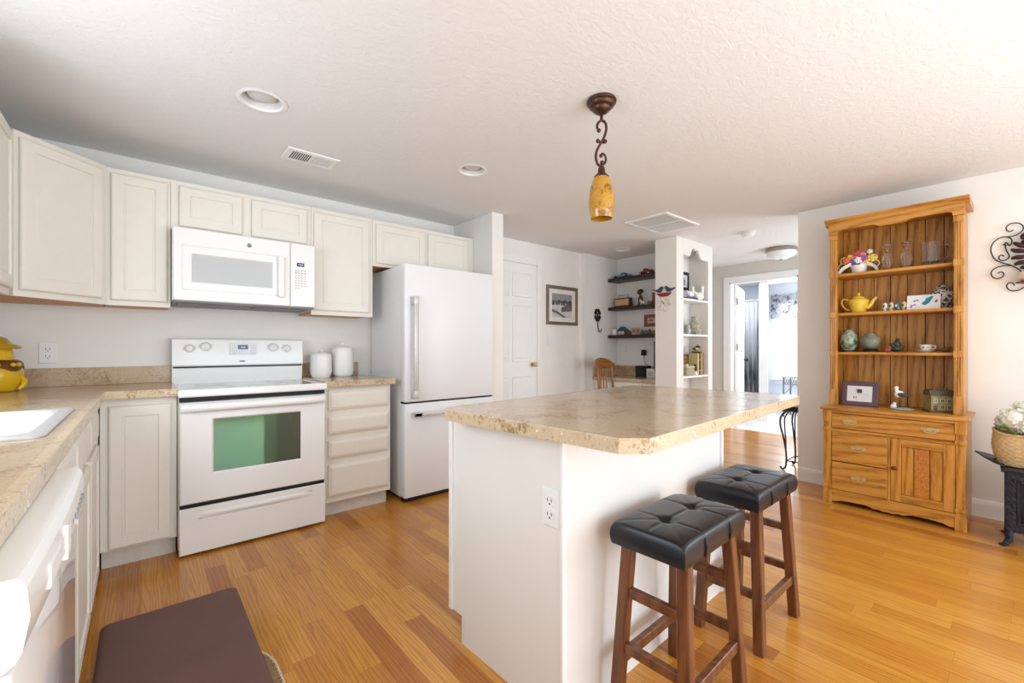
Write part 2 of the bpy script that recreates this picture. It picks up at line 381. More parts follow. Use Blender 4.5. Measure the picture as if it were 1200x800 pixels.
# wall between shower and window, its white cased end towards the hall
struct('wall_bath_divider', MB().prism([(7.32, 2.555), (7.32, 2.665), (8.79, 3.19), (8.79, 3.08)], 0, CE, 'z'), M_BATH)
struct('trim_bath_divider', MB().box(7.295, 7.32, 2.55, 2.67, 0, 2.14, .004).prism([(7.32, 2.665), (7.42, 2.70), (7.42, 2.72), (7.31, 2.68)], 0, 2.14, 'z'), M_TRIM)
struct('trim_bath_header', MB().box(7.30, 7.36, 1.1, 2.55, 2.12, 2.2, .004), M_TRIM)
window('window_4', 1.95, 2.88, 0.6, 1.95, FR(8.84, 0, 0, '-x') @ Matrix.Scale(-1, 4, (1, 0, 0)), 1, 2)
struct('trim_bath_sill', MB().box(8.70, 8.80, 1.85, 2.98, .565, .60, .006).box(8.78, 8.80, 1.88, 2.95, .49, .565, .004), M_TRIM)
# baseboards
def baseboard(name, F, u0, u1):
    m = MB(F); pr = [(0, 0), (.014, 0), (.014, .085), (.011, .10), (.006, .112), (0, .115)]
    vs = [[m.v((u, a, b)) for a, b in pr] for u in (u0, u1)]
    for k in range(len(pr)): m.f([vs[0][k], vs[0][(k + 1) % 6], vs[1][(k + 1) % 6], vs[1][k]])
    m.f(vs[0]); m.f(vs[1][::-1]); return struct(name, m, M_TRIM)
baseboard('baseboard_right', FR(XR, 0, 0, '-x'), -1.27, 3.0)
baseboard('baseboard_back', FR(0, YB, 0, '-y'), 3.46, 4.14)
baseboard('baseboard_nook', FR(0, 3.51, 0, '-y'), 4.16, 4.37)
baseboard('baseboard_hall_far', FR(6.36, 0, 0, '-x'), -3.0, -2.80)
baseboard('baseboard_bath', FR(8.8, 0, 0, '-x'), -3.05, -1.1)

# white six-panel pantry door in the back wall
d1 = MB(FR(0, YB, 0, '-y'))
d1.box(2.612, 3.378, 0.001, .012, 0.01, 2.055)
dr = struct('door_1', d1, M_TRIM)
dm = MB(FR(0, YB, 0, '-y'))
def dpanel(m, x0, x1, z0, z1):
    m.rings(x0, x1, z0, z1, [(0, .0125), (.004, .019), (.014, .0125), (.03, .0125), (.045, .019)], back=False)
for cx in (2.70, 3.02):
    dpanel(dm, cx, cx + .27, 1.69, 1.955); dpanel(dm, cx, cx + .27, .99, 1.60); dpanel(dm, cx, cx + .27, .20, .83)
dm2 = dm
obj('door_panels', dm2, M_TRIM, dr)
kb = MB(FR(0, YB, 0, '-y')); kb.cyl((3.315, .012, .955), .03, .008, 'y', 20); kb.cyl((3.315, .02, .955), .011, .03, 'y', 12); kb.ball((3.315, .065, .955), (.028, .024, .028)); kb.box(3.345, 3.378, .012, .016, .93, .98)
obj('door_knob', kb, M_BRASS, dr, smooth=40)
struct('trim_pantry_door', casing(FR(0, YB, 0, '-y'), 2.608, 3.382, 2.06, .07, .016), M_TRIM)

# ------------------------------------------------------------------ cabinets
DP = [(0, 0), (0, .012), (.004, .017), (.010, .019), (.052, .019), (.054, .011), (.060, .011), (.063, .0135)]
def cab_door(F, x0, x1, z0, z1, parent, name='door', stile=0.0):
    m = MB(F); L = [(a + (stile if a > .03 else 0), b + .001) for a, b in DP]
    m.rings(x0, x1, z0, z1, L[:4]+L[4:], 0)
    return obj(name, m, M_CAB, parent)
def drawer_front(F, x0, x1, z0, z1, parent):
    m = MB(F); m.rings(x0, x1, z0, z1, [(0, .001), (0, .010), (.006, .013), (.014, .016), (.018, .019), (.03, .020)])
    return obj('drawer', m, M_CAB, parent)
YU = 3.24                                                            # face plane of the wall cabinets
def upper(name_label, x0, x1, z0, z1, doors):
    t = thing('wall_cabinet', name_label, 'cabinet', ((x0 + x1) / 2, 3.4, z0))
    F = FR(0, YU, 0, '-y')
    b = MB().box(x0 + .0015, x1 - .0015, YU + .0006, YB - .002, z0 + .02, z1 - .0005, 0); obj('body', b, M_CAB, t)
    ff = MB(F); ff.rings(x0 + .001, x1 - .001, z0, z1, [(0, -.018), (0, 0), (.035, 0), (.035, -.018)], back=False, cap=False)
    obj('face_frame', ff, M_CAB, t)
    obj('bottom_panel', MB().box(x0 + .004, x1 - .004, YU + .02, YB - .003, z0 + .006, z0 + .019), M_OAKPLY, t, label='bare oak underside')
    for (a, b2, c, e) in doors: cab_door(F, a, b2, c, e, t)
    return t
upper('cream wall cabinet with one tall door, between corner cabinet and microwave', -.155, .13, 1.372, 2.122, [(-.127, .114, 1.400, 2.095)])
upper('short cream wall cabinet with two doors directly above the microwave', .13, .905, 1.835, 2.122, [(.169, .489, 1.857, 2.095), (.541, .876, 1.857, 2.095)])
upper('cream wall cabinet with one tall door above the white canisters', .905, 1.35, 1.372, 2.122, [(.921, 1.320, 1.402, 2.093)])
upper('short cream wall cabinet with two doors above the refrigerator', 1.35, 2.288, 1.768, 2.122, [(1.374, 1.795, 1.79, 2.092), (1.825, 2.225, 1.79, 2.092)])
# diagonal corner cabinet
t = thing('corner_cabinet', 'diagonal corner wall cabinet with one wide cream door', 'cabinet', (-.5, 3.3, 1.372))
A, B = Vector((-.45, 2.955, 0)), Vector((-.157, 3.24, 0)); U = (B - A).normalized(); Wn = Vector((U.y, -U.x, 0)); LL = (B - A).length
obj('body', MB().prism([(-.767, 3.557), (-.767, 2.955), (-.451, 2.957), (-.158, 3.242), (-.157, 3.557)], 1.392, 2.122), M_CAB, t)
FD = FRV((A.x, A.y, 0), U, Wn)
obj('face_frame', MB(FD).rings(0.001, LL - .001, 1.372, 2.122, [(0, -.004), (0, .014), (.03, .014), (.03, -.004)], back=False, cap=False), M_CAB, t)
obj('bottom_panel', MB().prism([(-.76, 3.55), (-.76, 2.97), (-.455, 2.965), (-.165, 3.246), (-.165, 3.55)], 1.378, 1.391), M_OAKPLY, t, label='bare oak underside')
FD2 = FRV((A.x + Wn.x * .014, A.y + Wn.y * .014, 0), U, Wn)
cab_door(FD2, .018, LL - .028, 1.402, 2.095, t)
# wall cabinet on the left wall
t = thing('wall_cabinet', 'cream wall cabinet on the left wall, cut off by the photo edge', 'cabinet', (-.6, 2.65, 1.372))
obj('body', MB().box(-.768, -.47, 2.35, 2.953, 1.392, 2.122), M_CAB, t)
FL = FR(-.452, 0, 0, '+x')
obj('face_frame', MB(FL).rings(2.351, 2.953, 1.372, 2.122, [(0, -.018), (0, 0), (.035, 0), (.035, -.018)], back=False, cap=False), M_CAB, t)
obj('bottom_panel', MB().box(-.765, -.472, 2.355, 2.95, 1.378, 1.391), M_OAKPLY, t, label='bare oak underside')
cab_door(FL, 2.375, 2.915, 1.402, 2.095, t)

CT = 0.918                                                          # worktop height
YCF = 3.005                                                         # face of the base cabinets on the back wall
FB = FR(0, YCF, 0, '-y')
def base_back(label, x0, x1, z1=CT - .04):
    t = thing('base_cabinet', label, 'cabinet', ((x0 + x1) / 2, 3.3, 0))
    obj('body', MB().box(x0, x1, YCF, YB - .002, .105, z1, .001, 1), M_CAB, t)
    obj('toe_board', MB().box(x0 + .003, x1 - .003, 3.07, 3.085, 0, .105), M_TOE, t)
    return t
t = base_back('cream base cabinet with one door between sink run and stove', -.160, .148)
cab_door(FB, -.127, .122, .115, .838, t)
t = base_back('cream base cabinet with a stack of four drawers left of the refrigerator', .917, 1.385)
for a, b in ((.722, .856), (.560, .676), (.398, .518), (.140, .354)): drawer_front(FB, .945, 1.368, a, b, t)
# left run: sink base and corner filler
XCF = -.165
FLb = FR(XCF, 0, 0, '+x')
t = thing('sink_cabinet', 'cream sink base cabinet with two doors beside the dishwasher', 'cabinet', (-.45, 1.85, 0))
obj('body', MB().box(-.768, XCF, 1.352, 2.30, .105, .735, .001, 1).box(-.185, XCF, 1.352, 2.30, .735, CT - .04).box(-.768, -.18, 1.352, 1.366, .735, CT - .04).box(-.768, -.18, 2.286, 2.30, .735, CT - .04), M_CAB, t)
obj('toe_board', MB().box(-.25, -.235, 1.355, 2.30, 0, .105), M_TOE, t)
for a, b in ((1.375, 1.815), (1.835, 2.275)):
    cab_door(FLb, a, b, .115, .70, t); drawer_front(FLb, a, b, .725, .856, t)
t = thing('base_cabinet', 'cream corner base cabinet with a narrow door next to the sink cabinet', 'cabinet', (-.45, 2.6, 0))
obj('body', MB().box(-.768, XCF, 2.302, 3.0, .105, CT - .04, .001, 1), M_CAB, t)
obj('toe_board', MB().box(-.25, -.235, 2.302, 3.07, 0, .105), M_TOE, t)
cab_door(FLb, 2.325, 2.72, .115, .70, t); drawer_front(FLb, 2.325, 2.72, .725, .856, t)

# worktops
XE = -.138; YE = 2.955
t = thing('worktop', 'L-shaped tan laminate worktop around the sink', 'countertop', (-.45, 2.5, CT - .04))
SX0, SX1, SY0, SY1 = -.66, -.20, 1.56, 2.17                         # hole for the sink
m = MB()
m.box(-.768, SX0, .3, YB - .002, CT - .04, CT).box(SX0, SX1, SY1, YB - .002, CT - .04, CT).box(SX0, SX1, .3, SY0, CT - .04, CT)
m.box(SX1, XE - .02, .3, YE + .02, CT - .04, CT).box(SX1, .1475, YE + .02, YB - .002, CT - .04, CT)
edge = [(-.02, -.04), (-.001, -.04), (0, -.039), (0, -.003), (-.0008, -.0008), (-.003, 0), (-.02, 0)]
def front_edge_y(m, x, y0, y1):                                     # rounded nose running along y, facing +x
    a = [m.v((x + p, y0, CT + q)) for p, q in edge]; b = [m.v((x + p, y1, CT + q)) for p, q in edge]
    for k in range(len(edge) - 1): m.f([a[k], a[k + 1], b[k + 1], b[k]])
    m.f(a); m.f(b)
def front_edge_x(m, y, x0, x1):
    a = [m.v((x0, y - p, CT + q)) for p, q in edge]; b = [m.v((x1, y - p, CT + q)) for p, q in edge]
    for k in range(len(edge) - 1): m.f([a[k], a[k + 1], b[k + 1], b[k]])
    m.f(a); m.f(b)
obj('counter_slab', m, M_LAM, t)
m = MB(); front_edge_y(m, XE, .3, YE + .0); front_edge_x(m, YE, XE - .018, .1475)
obj('edge_band', m, M_EDGE, t, label='speckled laminate edge')
obj('backsplash', MB().box(-.768, .1475, YB - .022, YB - .002, CT, CT + .105, .003), M_LAM, t)
obj('backsplash', MB().box(-.768, -.748, .3, YB - .024, CT, CT + .105, .003), M_LAM, t)
t = thing('worktop', 'short tan laminate worktop between stove and refrigerator', 'countertop', (1.16, 3.25, CT - .04))
m = MB().box(.9155, 1.402, YE + .02, YB - .002, CT - .04, CT)
obj('counter_slab', m, M_LAM, t)
m = MB(); front_edge_x(m, YE, .9155, 1.402); obj('edge_band', m, M_EDGE, t, label='speckled laminate edge')
obj('backsplash', MB().box(.9155, 1.355, YB - .022, YB - .002, CT, CT + .105, .003), M_LAM, t)

# sink
t = thing('kitchen_sink', 'steel drop-in kitchen sink set into the left worktop', 'sink', (-.43, 1.86, CT))
m = MB(Matrix.Translation((0, 0, CT)))
def rr(x0, x1, y0, y1, r, z, n=6):
    P = []
    for cx, cy, a0 in ((x1 - r, y1 - r, 0), (x0 + r, y1 - r, PI / 2), (x0 + r, y0 + r, PI), (x1 - r, y0 + r, 1.5 * PI)):
        P += [(cx + r * math.cos(a0 + PI / 2 * k / n), cy + r * math.sin(a0 + PI / 2 * k / n), z) for k in range(n + 1)]
    return P
def loft(m, loops, cap0=False, cap1=True, mi=0):
    prev = None; n = len(loops[0])
    for L in loops:
        q = [m.v(p) for p in L]
        if prev:
            for k in range(n): m.f([prev[k], prev[(k + 1) % n], q[(k + 1) % n], q[k]], mi)
        elif cap0: m.f(q[::-1], mi)
        prev = q
    if cap1: m.f(prev, mi)
loft(m, [rr(-.685, -.180, 1.535, 2.195, .035, 0.0005), rr(-.685, -.180, 1.535, 2.195, .035, .005), rr(-.68, -.185, 1.54, 2.19, .032, .008), rr(-.652, -.213, 1.575, 2.155, .06, .008), rr(-.648, -.217, 1.58, 2.15, .06, .001)], cap1=False)
obj('rim', m, M_STEEL, t, smooth=50)
m = MB(Matrix.Translation((0, 0, CT)))
loft(m, [rr(-.65, -.215, 1.578, 2.152, .06, .002), rr(-.645, -.222, 1.585, 2.145, .06, -.03), rr(-.63, -.237, 1.60, 2.13, .07, -.15), rr(-.59, -.277, 1.64, 2.09, .07, -.170)])
obj('basin', m, M_BASIN, t, smooth=60)
obj('drain', MB().cyl((-.43, 1.865, CT - .170), .045, .004, 'z', 24, bev=.001), M_STEEL, t, smooth=40)

# ------------------------------------------------------------------ dishwasher
t = thing('dishwasher', 'white dishwasher at the end of the left run', 'dishwasher', (-.4, 1.04, 0))
D0, D1 = .735, 1.345
obj('tub', MB().box(-.74, -.165, D0 + .004, D1 - .004, .10, CT - .045), M_WHITE2, t)
prof = [(-.165, .772), (-.118, .772), (-.108, .780), (-.1025, .792), (-.0965, .830), (-.099, .864), (-.106, .876), (-.165, .877)]
m = MB(); n = 12
rows = []
for i in range(n + 1):
    u = i / n; y = D0 + (D1 - D0) * u; bow = .006 * math.sin(PI * u)
    rows.append([m.v((x + (bow if x > -.15 else 0), y, z)) for x, z in prof])
for i in range(n):
    for k in range(len(prof)): m.f([rows[i][k], rows[i][(k + 1) % 8], rows[i + 1][(k + 1) % 8], rows[i + 1][k]])
m.f(rows[0]); m.f(rows[-1][::-1])
obj('control_panel', m, M_WHITE, t, smooth=25)
obj('door_panel', MB().box(-.163, -.110, D0 + .002, D1 - .002, .125, .770, .006), flat('gloss_white_enamel', (238, 238, 238), 0.05, var=0, spec=0.7, coat=0.5), t, smooth=30)
obj('kick_plate', MB().box(-.22, -.20, D0 + .004, D1 - .004, .0, .12), M_WHITE2, t)
m = MB().box(-.098, -.0915, .845, .985, .812, .845, .003).prism([(.985, .80), (.985, .855), (1.02, .845), (1.02, .81)], -.098, -.0885, 'x')
obj('latch_handle', m, M_WHITE2, t)
m = MB()
for k in range(6): m.box(-.0945, -.0905, 1.07 + k * .035, 1.085 + k * .035, .828, .836)
obj('button_row', m, M_GREY, t)
obj('logo_plate', MB().box(-.0955, -.0905, 1.15, 1.22, .806, .816, .001), M_STEEL, t)

# ------------------------------------------------------------------ stove
t = thing('stove', 'white freestanding electric range between the base cabinets', 'stove', (.532, 3.2, 0))
S0, S1 = .1515, .9125
obj('body', MB().box(S0, S1, 2.985, YB - .006, .03, .865, .002, 1), M_WHITE, t)
for sx in (S0 + .05, S1 - .05):
    for sy in (3.02, 3.50): obj('foot', MB().cyl((sx, sy, 0), .018, .03, 'z', 12), M_BLACK, t)
# cooktop: white rim around a pale glass
m = MB()
def rect(x0, x1, y0, y1, z): return [(x0, y0, z), (x1, y0, z), (x1, y1, z), (x0, y1, z)]
loft(m, [rect(S0, S1, 2.935, YB - .03, .868), rect(S0 - .003, S1 + .003, 2.928, YB - .03, .876), rect(S0 - .003, S1 + .003, 2.928, YB - .03, .902), rect(S0, S1, 2.934, YB - .03, .909), rect(S0 + .03, S1 - .03, 2.972, 3.462, .909), rect(S0 + .033, S1 - .033, 2.975, 3.459, .905)], cap0=True)
ck = obj('cooktop', m, M_WHITE, t)
obj('glass_surface', MB().box(S0 + .0335, S1 - .0335, 2.9755, 3.4585, .904, .9065), flat('pale_ceramic_glass', (205, 208, 211), 0.06, var=0.02), ck)
for bx, by, br in ((.33, 3.10, .10), (.74, 3.10, .085), (.33, 3.35, .075), (.74, 3.35, .10)):
    m = MB()
    pr = [(br, .9066), (br, .9070), (br - .004, .9070), (br - .004, .9066)]
    m.lathe(pr, (bx, by, 0), 36); obj('burner_ring', m, M_GREY, ck)
obj('gap_shadow_strip', MB().box(S0 + .004, S1 - .004, 2.955, 2.99, .842, .868), M_BLACK, t)  # black strip stands in for the shadow under the cooktop lip
# back guard
bgp = [(3.535, .905), (3.475, .905), (3.466, 1.010), (3.468, 1.012), (3.452, 1.026), (3.452, 1.075), (3.466, 1.190), (3.476, 1.198), (3.535, 1.198)]
m = MB(); m.prism([(y, z) for y, z in bgp], S0 - .006, S1 - .006, 'x')
bk = obj('backguard', m, M_WHITE, t, smooth=20)
obj('vent_slot', MB().box(S0 + .0, S1 - .012, 3.4615, 3.472, 1.008, 1.019), M_BLACK, bk)
FG = FRV((0, 3.4585, 0), (1, 0, 0), (0, -1, 0)) @ Matrix.Rotation(math.radians(-7), 4, 'X')
def on_guard(z): return 3.452 + (z - 1.075) * (.014 / .115)
for kx, kz, kr in ((.233, 1.134, .026), (.318, 1.145, .029), (.712, 1.141, .029), (.799, 1.134, .026)):
    y = on_guard(kz)
    k = obj('knob', MB().lathe([(0, .026), (kr - .012, .026), (kr - .006, .022), (kr - .001, .006), (kr + .002, 0)], (kx, y, kz), 24, M=Matrix.Rotation(PI / 2, 4, 'X')).box(kx - .005, kx + .005, y - .033, y - .024, kz - kr + .006, kz + kr - .008, .002), M_WHITE, bk, smooth=40)
    m = MB(); a0 = 2.3
    m.tube([(kx + (kr + .006) * math.cos(a), y - .001, kz + (kr + .006) * math.sin(a)) for a in [(-1.15 * PI + i * 1.3 * PI / 18) for i in range(19)]], .0009, 5)
    obj('dial_mark', m, M_GREY, bk)
m = MB().box(.452, .604, 3.4455, 3.458, 1.092, 1.166, .002)
obj('touch_panel', m, flat('pale_panel', (230, 231, 232), 0.35), bk)
obj('clock_display', MB().box(.497, .556, 3.443, 3.448, 1.128, 1.157, .001), M_BLUE, bk)
m = MB()
for i in range(3): m.box(.515 + i * .009, .521 + i * .009, 3.4418, 3.4432, 1.137, 1.148)
obj('display_digits', m, M_PALEB, bk)
m = MB()
for ix in (.465, .478, .576, .590):
    for iz in (1.10, 1.118, 1.137, 1.153): m.box(ix - .003, ix + .003, 3.4445, 3.446, iz - .002, iz + .002)
obj('touch_marks', m, M_GREY, bk)
obj('brand_badge', MB().ball((.523, 3.4525, 1.047), (.02, .003, .006)), M_GREY, bk)
# oven door
OY = 2.945
F = FR(0, OY, 0, '-y')
m = MB(F)
m.rings(S0 + .004, S1 - .004, .285, .838, [(0, -.038), (0, .0), (.006, .008)], cap=False)
# front plate with the window hole
def plate(m, X, Z, w, hole):
    o = [m.v((X[0], w, Z[0])), m.v((X[1], w, Z[0])), m.v((X[1], w, Z[1])), m.v((X[0], w, Z[1]))]
    i = [m.v((hole[0], w, hole[2])), m.v((hole[1], w, hole[2])), m.v((hole[1], w, hole[3])), m.v((hole[0], w, hole[3]))]
    j = [m.v((hole[0] + .008, w - .007, hole[2] + .008)), m.v((hole[1] - .008, w - .007, hole[2] + .008)), m.v((hole[1] - .008, w - .007, hole[3] - .008)), m.v((hole[0] + .008, w - .007, hole[3] - .008))]
    for k in range(4): m.f([o[k], o[(k + 1) % 4], i[(k + 1) % 4], i[k]]); m.f([i[k], i[(k + 1) % 4], j[(k + 1) % 4], j[k]])
plate(m, (S0 + .010, S1 - .010), (.291, .832), .008, (.300, .768, .437, .746))
od = obj('oven_door', m, M_WHITE, t)
# coated dark glass
gm, nt, bs = newmat('coated_oven_glass')
bs.inputs['Base Color'].default_value = (.13, .15, .11, 1); bs.inputs['Metallic'].default_value = .55; bs.inputs['Roughness'].default_value = .05
bs.inputs['Thin Film IOR'].default_value = 2.0
sx_ = N(nt, 'ShaderNodeSeparateXYZ'); nt.links.new(coords(nt), sx_.inputs[0])
th = N(nt, 'ShaderNodeMapRange'); th.inputs['From Min'].default_value = -.26; th.inputs['From Max'].default_value = .26; th.inputs['To Min'].default_value = 386; th.inputs['To Max'].default_value = 476
nt.links.new(sx_.outputs[0], th.inputs['Value'])
ad = N(nt, 'ShaderNodeMath', operation='MULTIPLY_ADD'); nt.links.new(noise(nt, coords(nt), 3.5, 1), ad.inputs[0]); ad.inputs[1].default_value = 80; nt.links.new(th.outputs[0], ad.inputs[2])
nt.links.new(ad.outputs[0], bs.inputs['Thin Film Thickness'])
obj('window_glass', MB(F).box(.306, .762, -.004, .0015, .443, .740), gm, od, label='iridescent dark oven window')
hb = MB(F)
hp = [(.012, .790), (.030, .786), (.044, .796), (.047, .812), (.040, .826), (.024, .833), (.008, .833)]
rows = []
for i in range(13):
    u = i / 12; x = S0 + .008 + (S1 - S0 - .016) * u
    k = min(1, min(u, 1 - u) * 14); k = k ** .5
    rows.append([hb.v((x, .008 + (a - .008) * (.35 + .65 * k), .81 + (b - .81) * 1)) for a, b in hp])
for i in range(12):
    for k in range(7): hb.f([rows[i][k], rows[i][(k + 1) % 7], rows[i + 1][(k + 1) % 7], rows[i + 1][k]])
hb.f(rows[0]); hb.f(rows[-1])
obj('oven_handle', hb, M_WHITE, od, smooth=50)
obj('gap_shadow_strip', MB().box(S0 + .006, S1 - .008, 2.952, 2.99, .262, .290), M_BLACK, t)  # black strip stands in for the shadow between door and drawer
m = MB(F); m.rings(S0 + .002, S1 - .002, .012, .262, [(0, -.036), (0, 0), (.005, .006)])
m2 = obj('storage_drawer', m, M_WHITE, t)
g = MB(F); pr = []
rows = []
for i in range(17):
    u = i / 16; x = S0 + .085 + (S1 - S0 - .17) * u; k = math.sin(PI * u) ** .6
    rows.append([g.v((x, .006 + a * k, b)) for a, b in ((0, .232), (.010, .226), (.012, .216), (.004, .200 - .0 * k), (0, .196))])
for i in range(16):
    for k in range(4): g.f([rows[i][k], rows[i][k + 1], rows[i + 1][k + 1], rows[i + 1][k]])
obj('drawer_pull', g, M_WHITE, m2, smooth=60)

# ------------------------------------------------------------------ microwave
t = thing('microwave', 'white over-the-range microwave under the short two-door cabinet', 'microwave', (.515, 3.35, 1.41))
X0, X1, MY = .1335, .8985, 3.135
obj('body', MB().box(X0, X1, MY + .03, YB - .003, 1.412, 1.832, .002, 1), M_WHITE2, t)
F = FR(0, MY, 0, '-y')
XD = .745
dm = MB(F)
dm.rings(X0, XD - .002, 1.410, 1.828, [(0, -.03), (0, .012), (.006, .018)], cap=False)
plate(dm, (X0 + .006, XD - .008), (1.416, 1.822), .018, (.172, .690, 1.468, 1.732))
# inner panel
dm.rings(.180, .682, 1.476, 1.724, [(0, .011), (.002, .016), (.040, .017)], cap=False, back=False)
q0 = (.220, .642, 1.516, 1.684)
i_ = [dm.v((q0[0], .017, q0[2])), dm.v((q0[1], .017, q0[2])), dm.v((q0[1], .017, q0[3])), dm.v((q0[0], .017, q0[3]))]
j_ = [dm.v((q0[0] + .004, .012, q0[2] + .004)), dm.v((q0[1] - .004, .012, q0[2] + .004)), dm.v((q0[1] - .004, .012, q0[3] - .004)), dm.v((q0[0] + .004, .012, q0[3] - .004))]
for k in range(4): dm.f([i_[k], i_[(k + 1) % 4], j_[(k + 1) % 4], j_[k]])
do = obj('door', dm, M_WHITE, t)
obj('door_window', MB(F).box(.2242, .6378, .006, .0125, 1.5202, 1.6798), flat('grey_mesh_window', (196, 198, 200), 0.25, var=0.05, nscale=400), do, label='pale grey mesh window')
m = MB(F); m.box(.668, .706, .018, .046, 1.462, 1.728, .010, 3)
obj('door_handle', m, M_WHITE, do, smooth=50)
m = MB(F); m.cyl((.51, .0175, 1.772), .0125, .002, 'y', 24)
lg = obj('brand_emblem', m, flat('dark_grey_emblem', (90, 92, 96), 0.4), do)
m = MB(F).tube([(.51 + .0085 * math.cos(a), .0196, 1.772 + .0085 * math.sin(a)) for a in [2 * PI * k / 20 for k in range(20)]], .0012, 5, True)
m.tube([(.505, .0196, 1.776), (.509, .0196, 1.777), (.507, .0196, 1.769), (.513, .0196, 1.775), (.515, .0196, 1.768)], .0009, 5)
obj('emblem_ring', m, M_LGREY, lg)
m = MB(F); m.rings(XD + .001, X1, 1.410, 1.828, [(0, -.03), (0, .012), (.006, .018)])
cp = obj('control_panel', m, M_WHITE, t)
obj('display', MB(F).box(.783, .828, .017, .0195, 1.676, 1.700), M_DISP, cp)
m = MB(F)
for i in range(3): m.box(.793 + i * .01, .800 + i * .01, .0194, .0202, 1.683, 1.693)
obj('display_digits', m, M_PALEB, cp)
for r in range(8):
    for c in range(4):
        if r == 7 and c > 1: continue
        bw = .009 if r < 2 else .006
        obj('button', MB(F).box(.777 + c * .0185 - bw / 2, .777 + c * .0185 + bw / 2, .0175, .0192, 1.648 - r * .0165 - .0035, 1.648 - r * .0165 + .0035), M_GREY, cp)
m = MB().box(X0 + .005, X1 - .005, MY + .0, YB - .02, 1.400, 1.4115).box(X0 + .03, X0 + .3, MY + .04, MY + .25, 1.394, 1.399).box(X0 + .42, X0 + .7, MY + .04, MY + .25, 1.394, 1.399)
obj('vent_base', m, flat('vent_grey', (128, 128, 130), 0.5), t)

# ------------------------------------------------------------------ refrigerator
t = thing('refrigerator', 'white bottom-freezer refrigerator with steel handles', 'refrigerator', (1.87, 3.2, 0))
R0, R1, RY = 1.462, 2.274, 2.925
obj('body', MB().box(R0 + .004, R1 - .004, RY + .085, YB - .02, .03, 1.752, .003, 1), M_FRIDGE, t)
obj('base_grille', MB().box(R0 + .01, R1 - .01, RY + .03, RY + .085, .0, .05), M_BLACK, t)
F = FR(0, RY, 0, '-y')
ud = obj('door', MB().box(R0, R1, RY, RY + .08, .738, 1.757, .008, 3), M_FRIDGE, t, smooth=40)
fd = obj('freezer_drawer', MB().box(R0, R1, RY, RY + .08, .035, .726, .008, 3), M_FRIDGE, t, smooth=40)
obj('door_gasket', MB().box(R0 + .006, R1 - .006, RY + .01, RY + .08, .724, .740), M_BLACK, t)
m = MB(F).box(1.508, 1.546, .042, .058, .765, 1.515, .004)
for z in (.765, 1.455): m.box(1.506, 1.548, 0, .059, z, z + .06, .004)
obj('door_handle', m, M_STEEL, ud, smooth=35)
m = MB(F).box(1.515, 2.22, .042, .058, .632, .662, .004)
for x in (1.515, 2.16): m.box(x, x + .06, 0, .058, .630, .664, .004)
obj('drawer_handle', m, M_STEEL, fd, smooth=35)

# ------------------------------------------------------------------ island
t = thing('kitchen_island', 'white panelled kitchen island with overhanging tan laminate top', 'island', (1.6, 1.15, 0))
bp = [(.955, .890), (2.07, .922), (2.05, 1.478), (.938, 1.478)]
body = MB()
up = [(.955, .890), (2.07, .922), (2.05, 1.485), (.938, 1.485)]
lo = [(.955, .890), (2.07, .922), (2.052, 1.405), (.940, 1.405)]
body.prism(up, .105, .870); 
isl = flat('island_white_panel', (236, 234, 231), 0.5, var=0.008)
obj('body', body, isl, t)
obj('plinth', MB().prism(lo, 0, .105), isl, t)
obj('corner_trim', MB().box(.9475, .9665, .884, .8975, 0.0, .868, .003), M_TRIM, t)
obj('corner_trim', MB().box(2.055, 2.076, .913, .928, 0.0, .868, .003), M_TRIM, t)
obj('edge_trim', MB().box(.931, .939, 1.462, 1.485, .105, .868, .002), M_TRIM, t)
# round-cornered top
def rpoly(P, R, n=7):
    out = []
    for i, p in enumerate(P):
        a, b = Vector(P[i - 1]), Vector(P[(i + 1) % len(P)]); p = Vector(p); r = R[i]
        d1, d2 = (a - p).normalized(), (b - p).normalized()
        s, e = p + d1 * r, p + d2 * r
        for k in range(n + 1):
            u = k / n; out.append(tuple((1 - u) ** 2 * s + 2 * u * (1 - u) * p + u * u * e))
    return out
TP = [(.845, 1.425), (.908, .600), (2.395, .688), (2.292, 1.548)]
RR_ = [.045, .055, .045, .045]
IT = .911
cen = Vector((1.61, 1.06))
def scaled(P, d):
    out = []
    for p in P:
        p = Vector(p); q = p + (cen - p).normalized() * d; out.append(q)
    return out
o_ = rpoly(TP, RR_)
o_ = rpoly(TP, RR_, 1)
ti = lambda d, z: [(p[0], p[1], z) for p in scaled(o_, d)]
m = MB(); loft(m, [ti(.002, IT - .038), ti(.002, IT)], cap0=True)
obj('counter_slab', m, M_LAM, t)
m = MB(); loft(m, [ti(.003, IT - .040), ti(0, IT - .039), ti(0, IT - .0022), ti(.0022, IT + .0003), ti(.003, IT + .0003)], cap0=True, cap1=False)
obj('edge_band', m, M_EDGE, t, label='speckled laminate edge')
t = thing('wall_outlet', 'white double outlet on the end panel of the island', 'outlet', (.945, 1.05, .57))
def outlet_parts(F, t, sw=False):
    obj('cover_plate', MB(F).rings(-.036, .036, -.058, .058, [(0, 0.0005), (0, .003), (.003, .006)]), M_WHITE2, t)
    for zz in ((-.021, .021)):
        s = obj('socket', MB(F).prism([(-.017 , zz - .010), (-.012, zz - .016), (.012, zz - .016), (.017, zz - .010), (.017, zz + .010), (.012, zz + .016), (-.012, zz + .016), (-.017, zz + .010)], .006, .0085, 'y'), M_WHITE2, t)
        m = MB(F).box(-.009, -.0065, .0083, .0092, zz - .002, zz + .008).box(.0065, .009, .0083, .0092, zz - .002, zz + .008).box(-.0025, .0025, .0083, .0092, zz - .011, zz - .006)
        obj('slots', m, M_BLACK, s)
# end panel of the island faces -x (slightly turned)
eu = (Vector((.955, .890)) - Vector((.938, 1.478))).normalized()
outlet_parts(FRV((.9535, .936, .650), (eu.x, eu.y, 0), (eu.y, -eu.x, 0)), t)

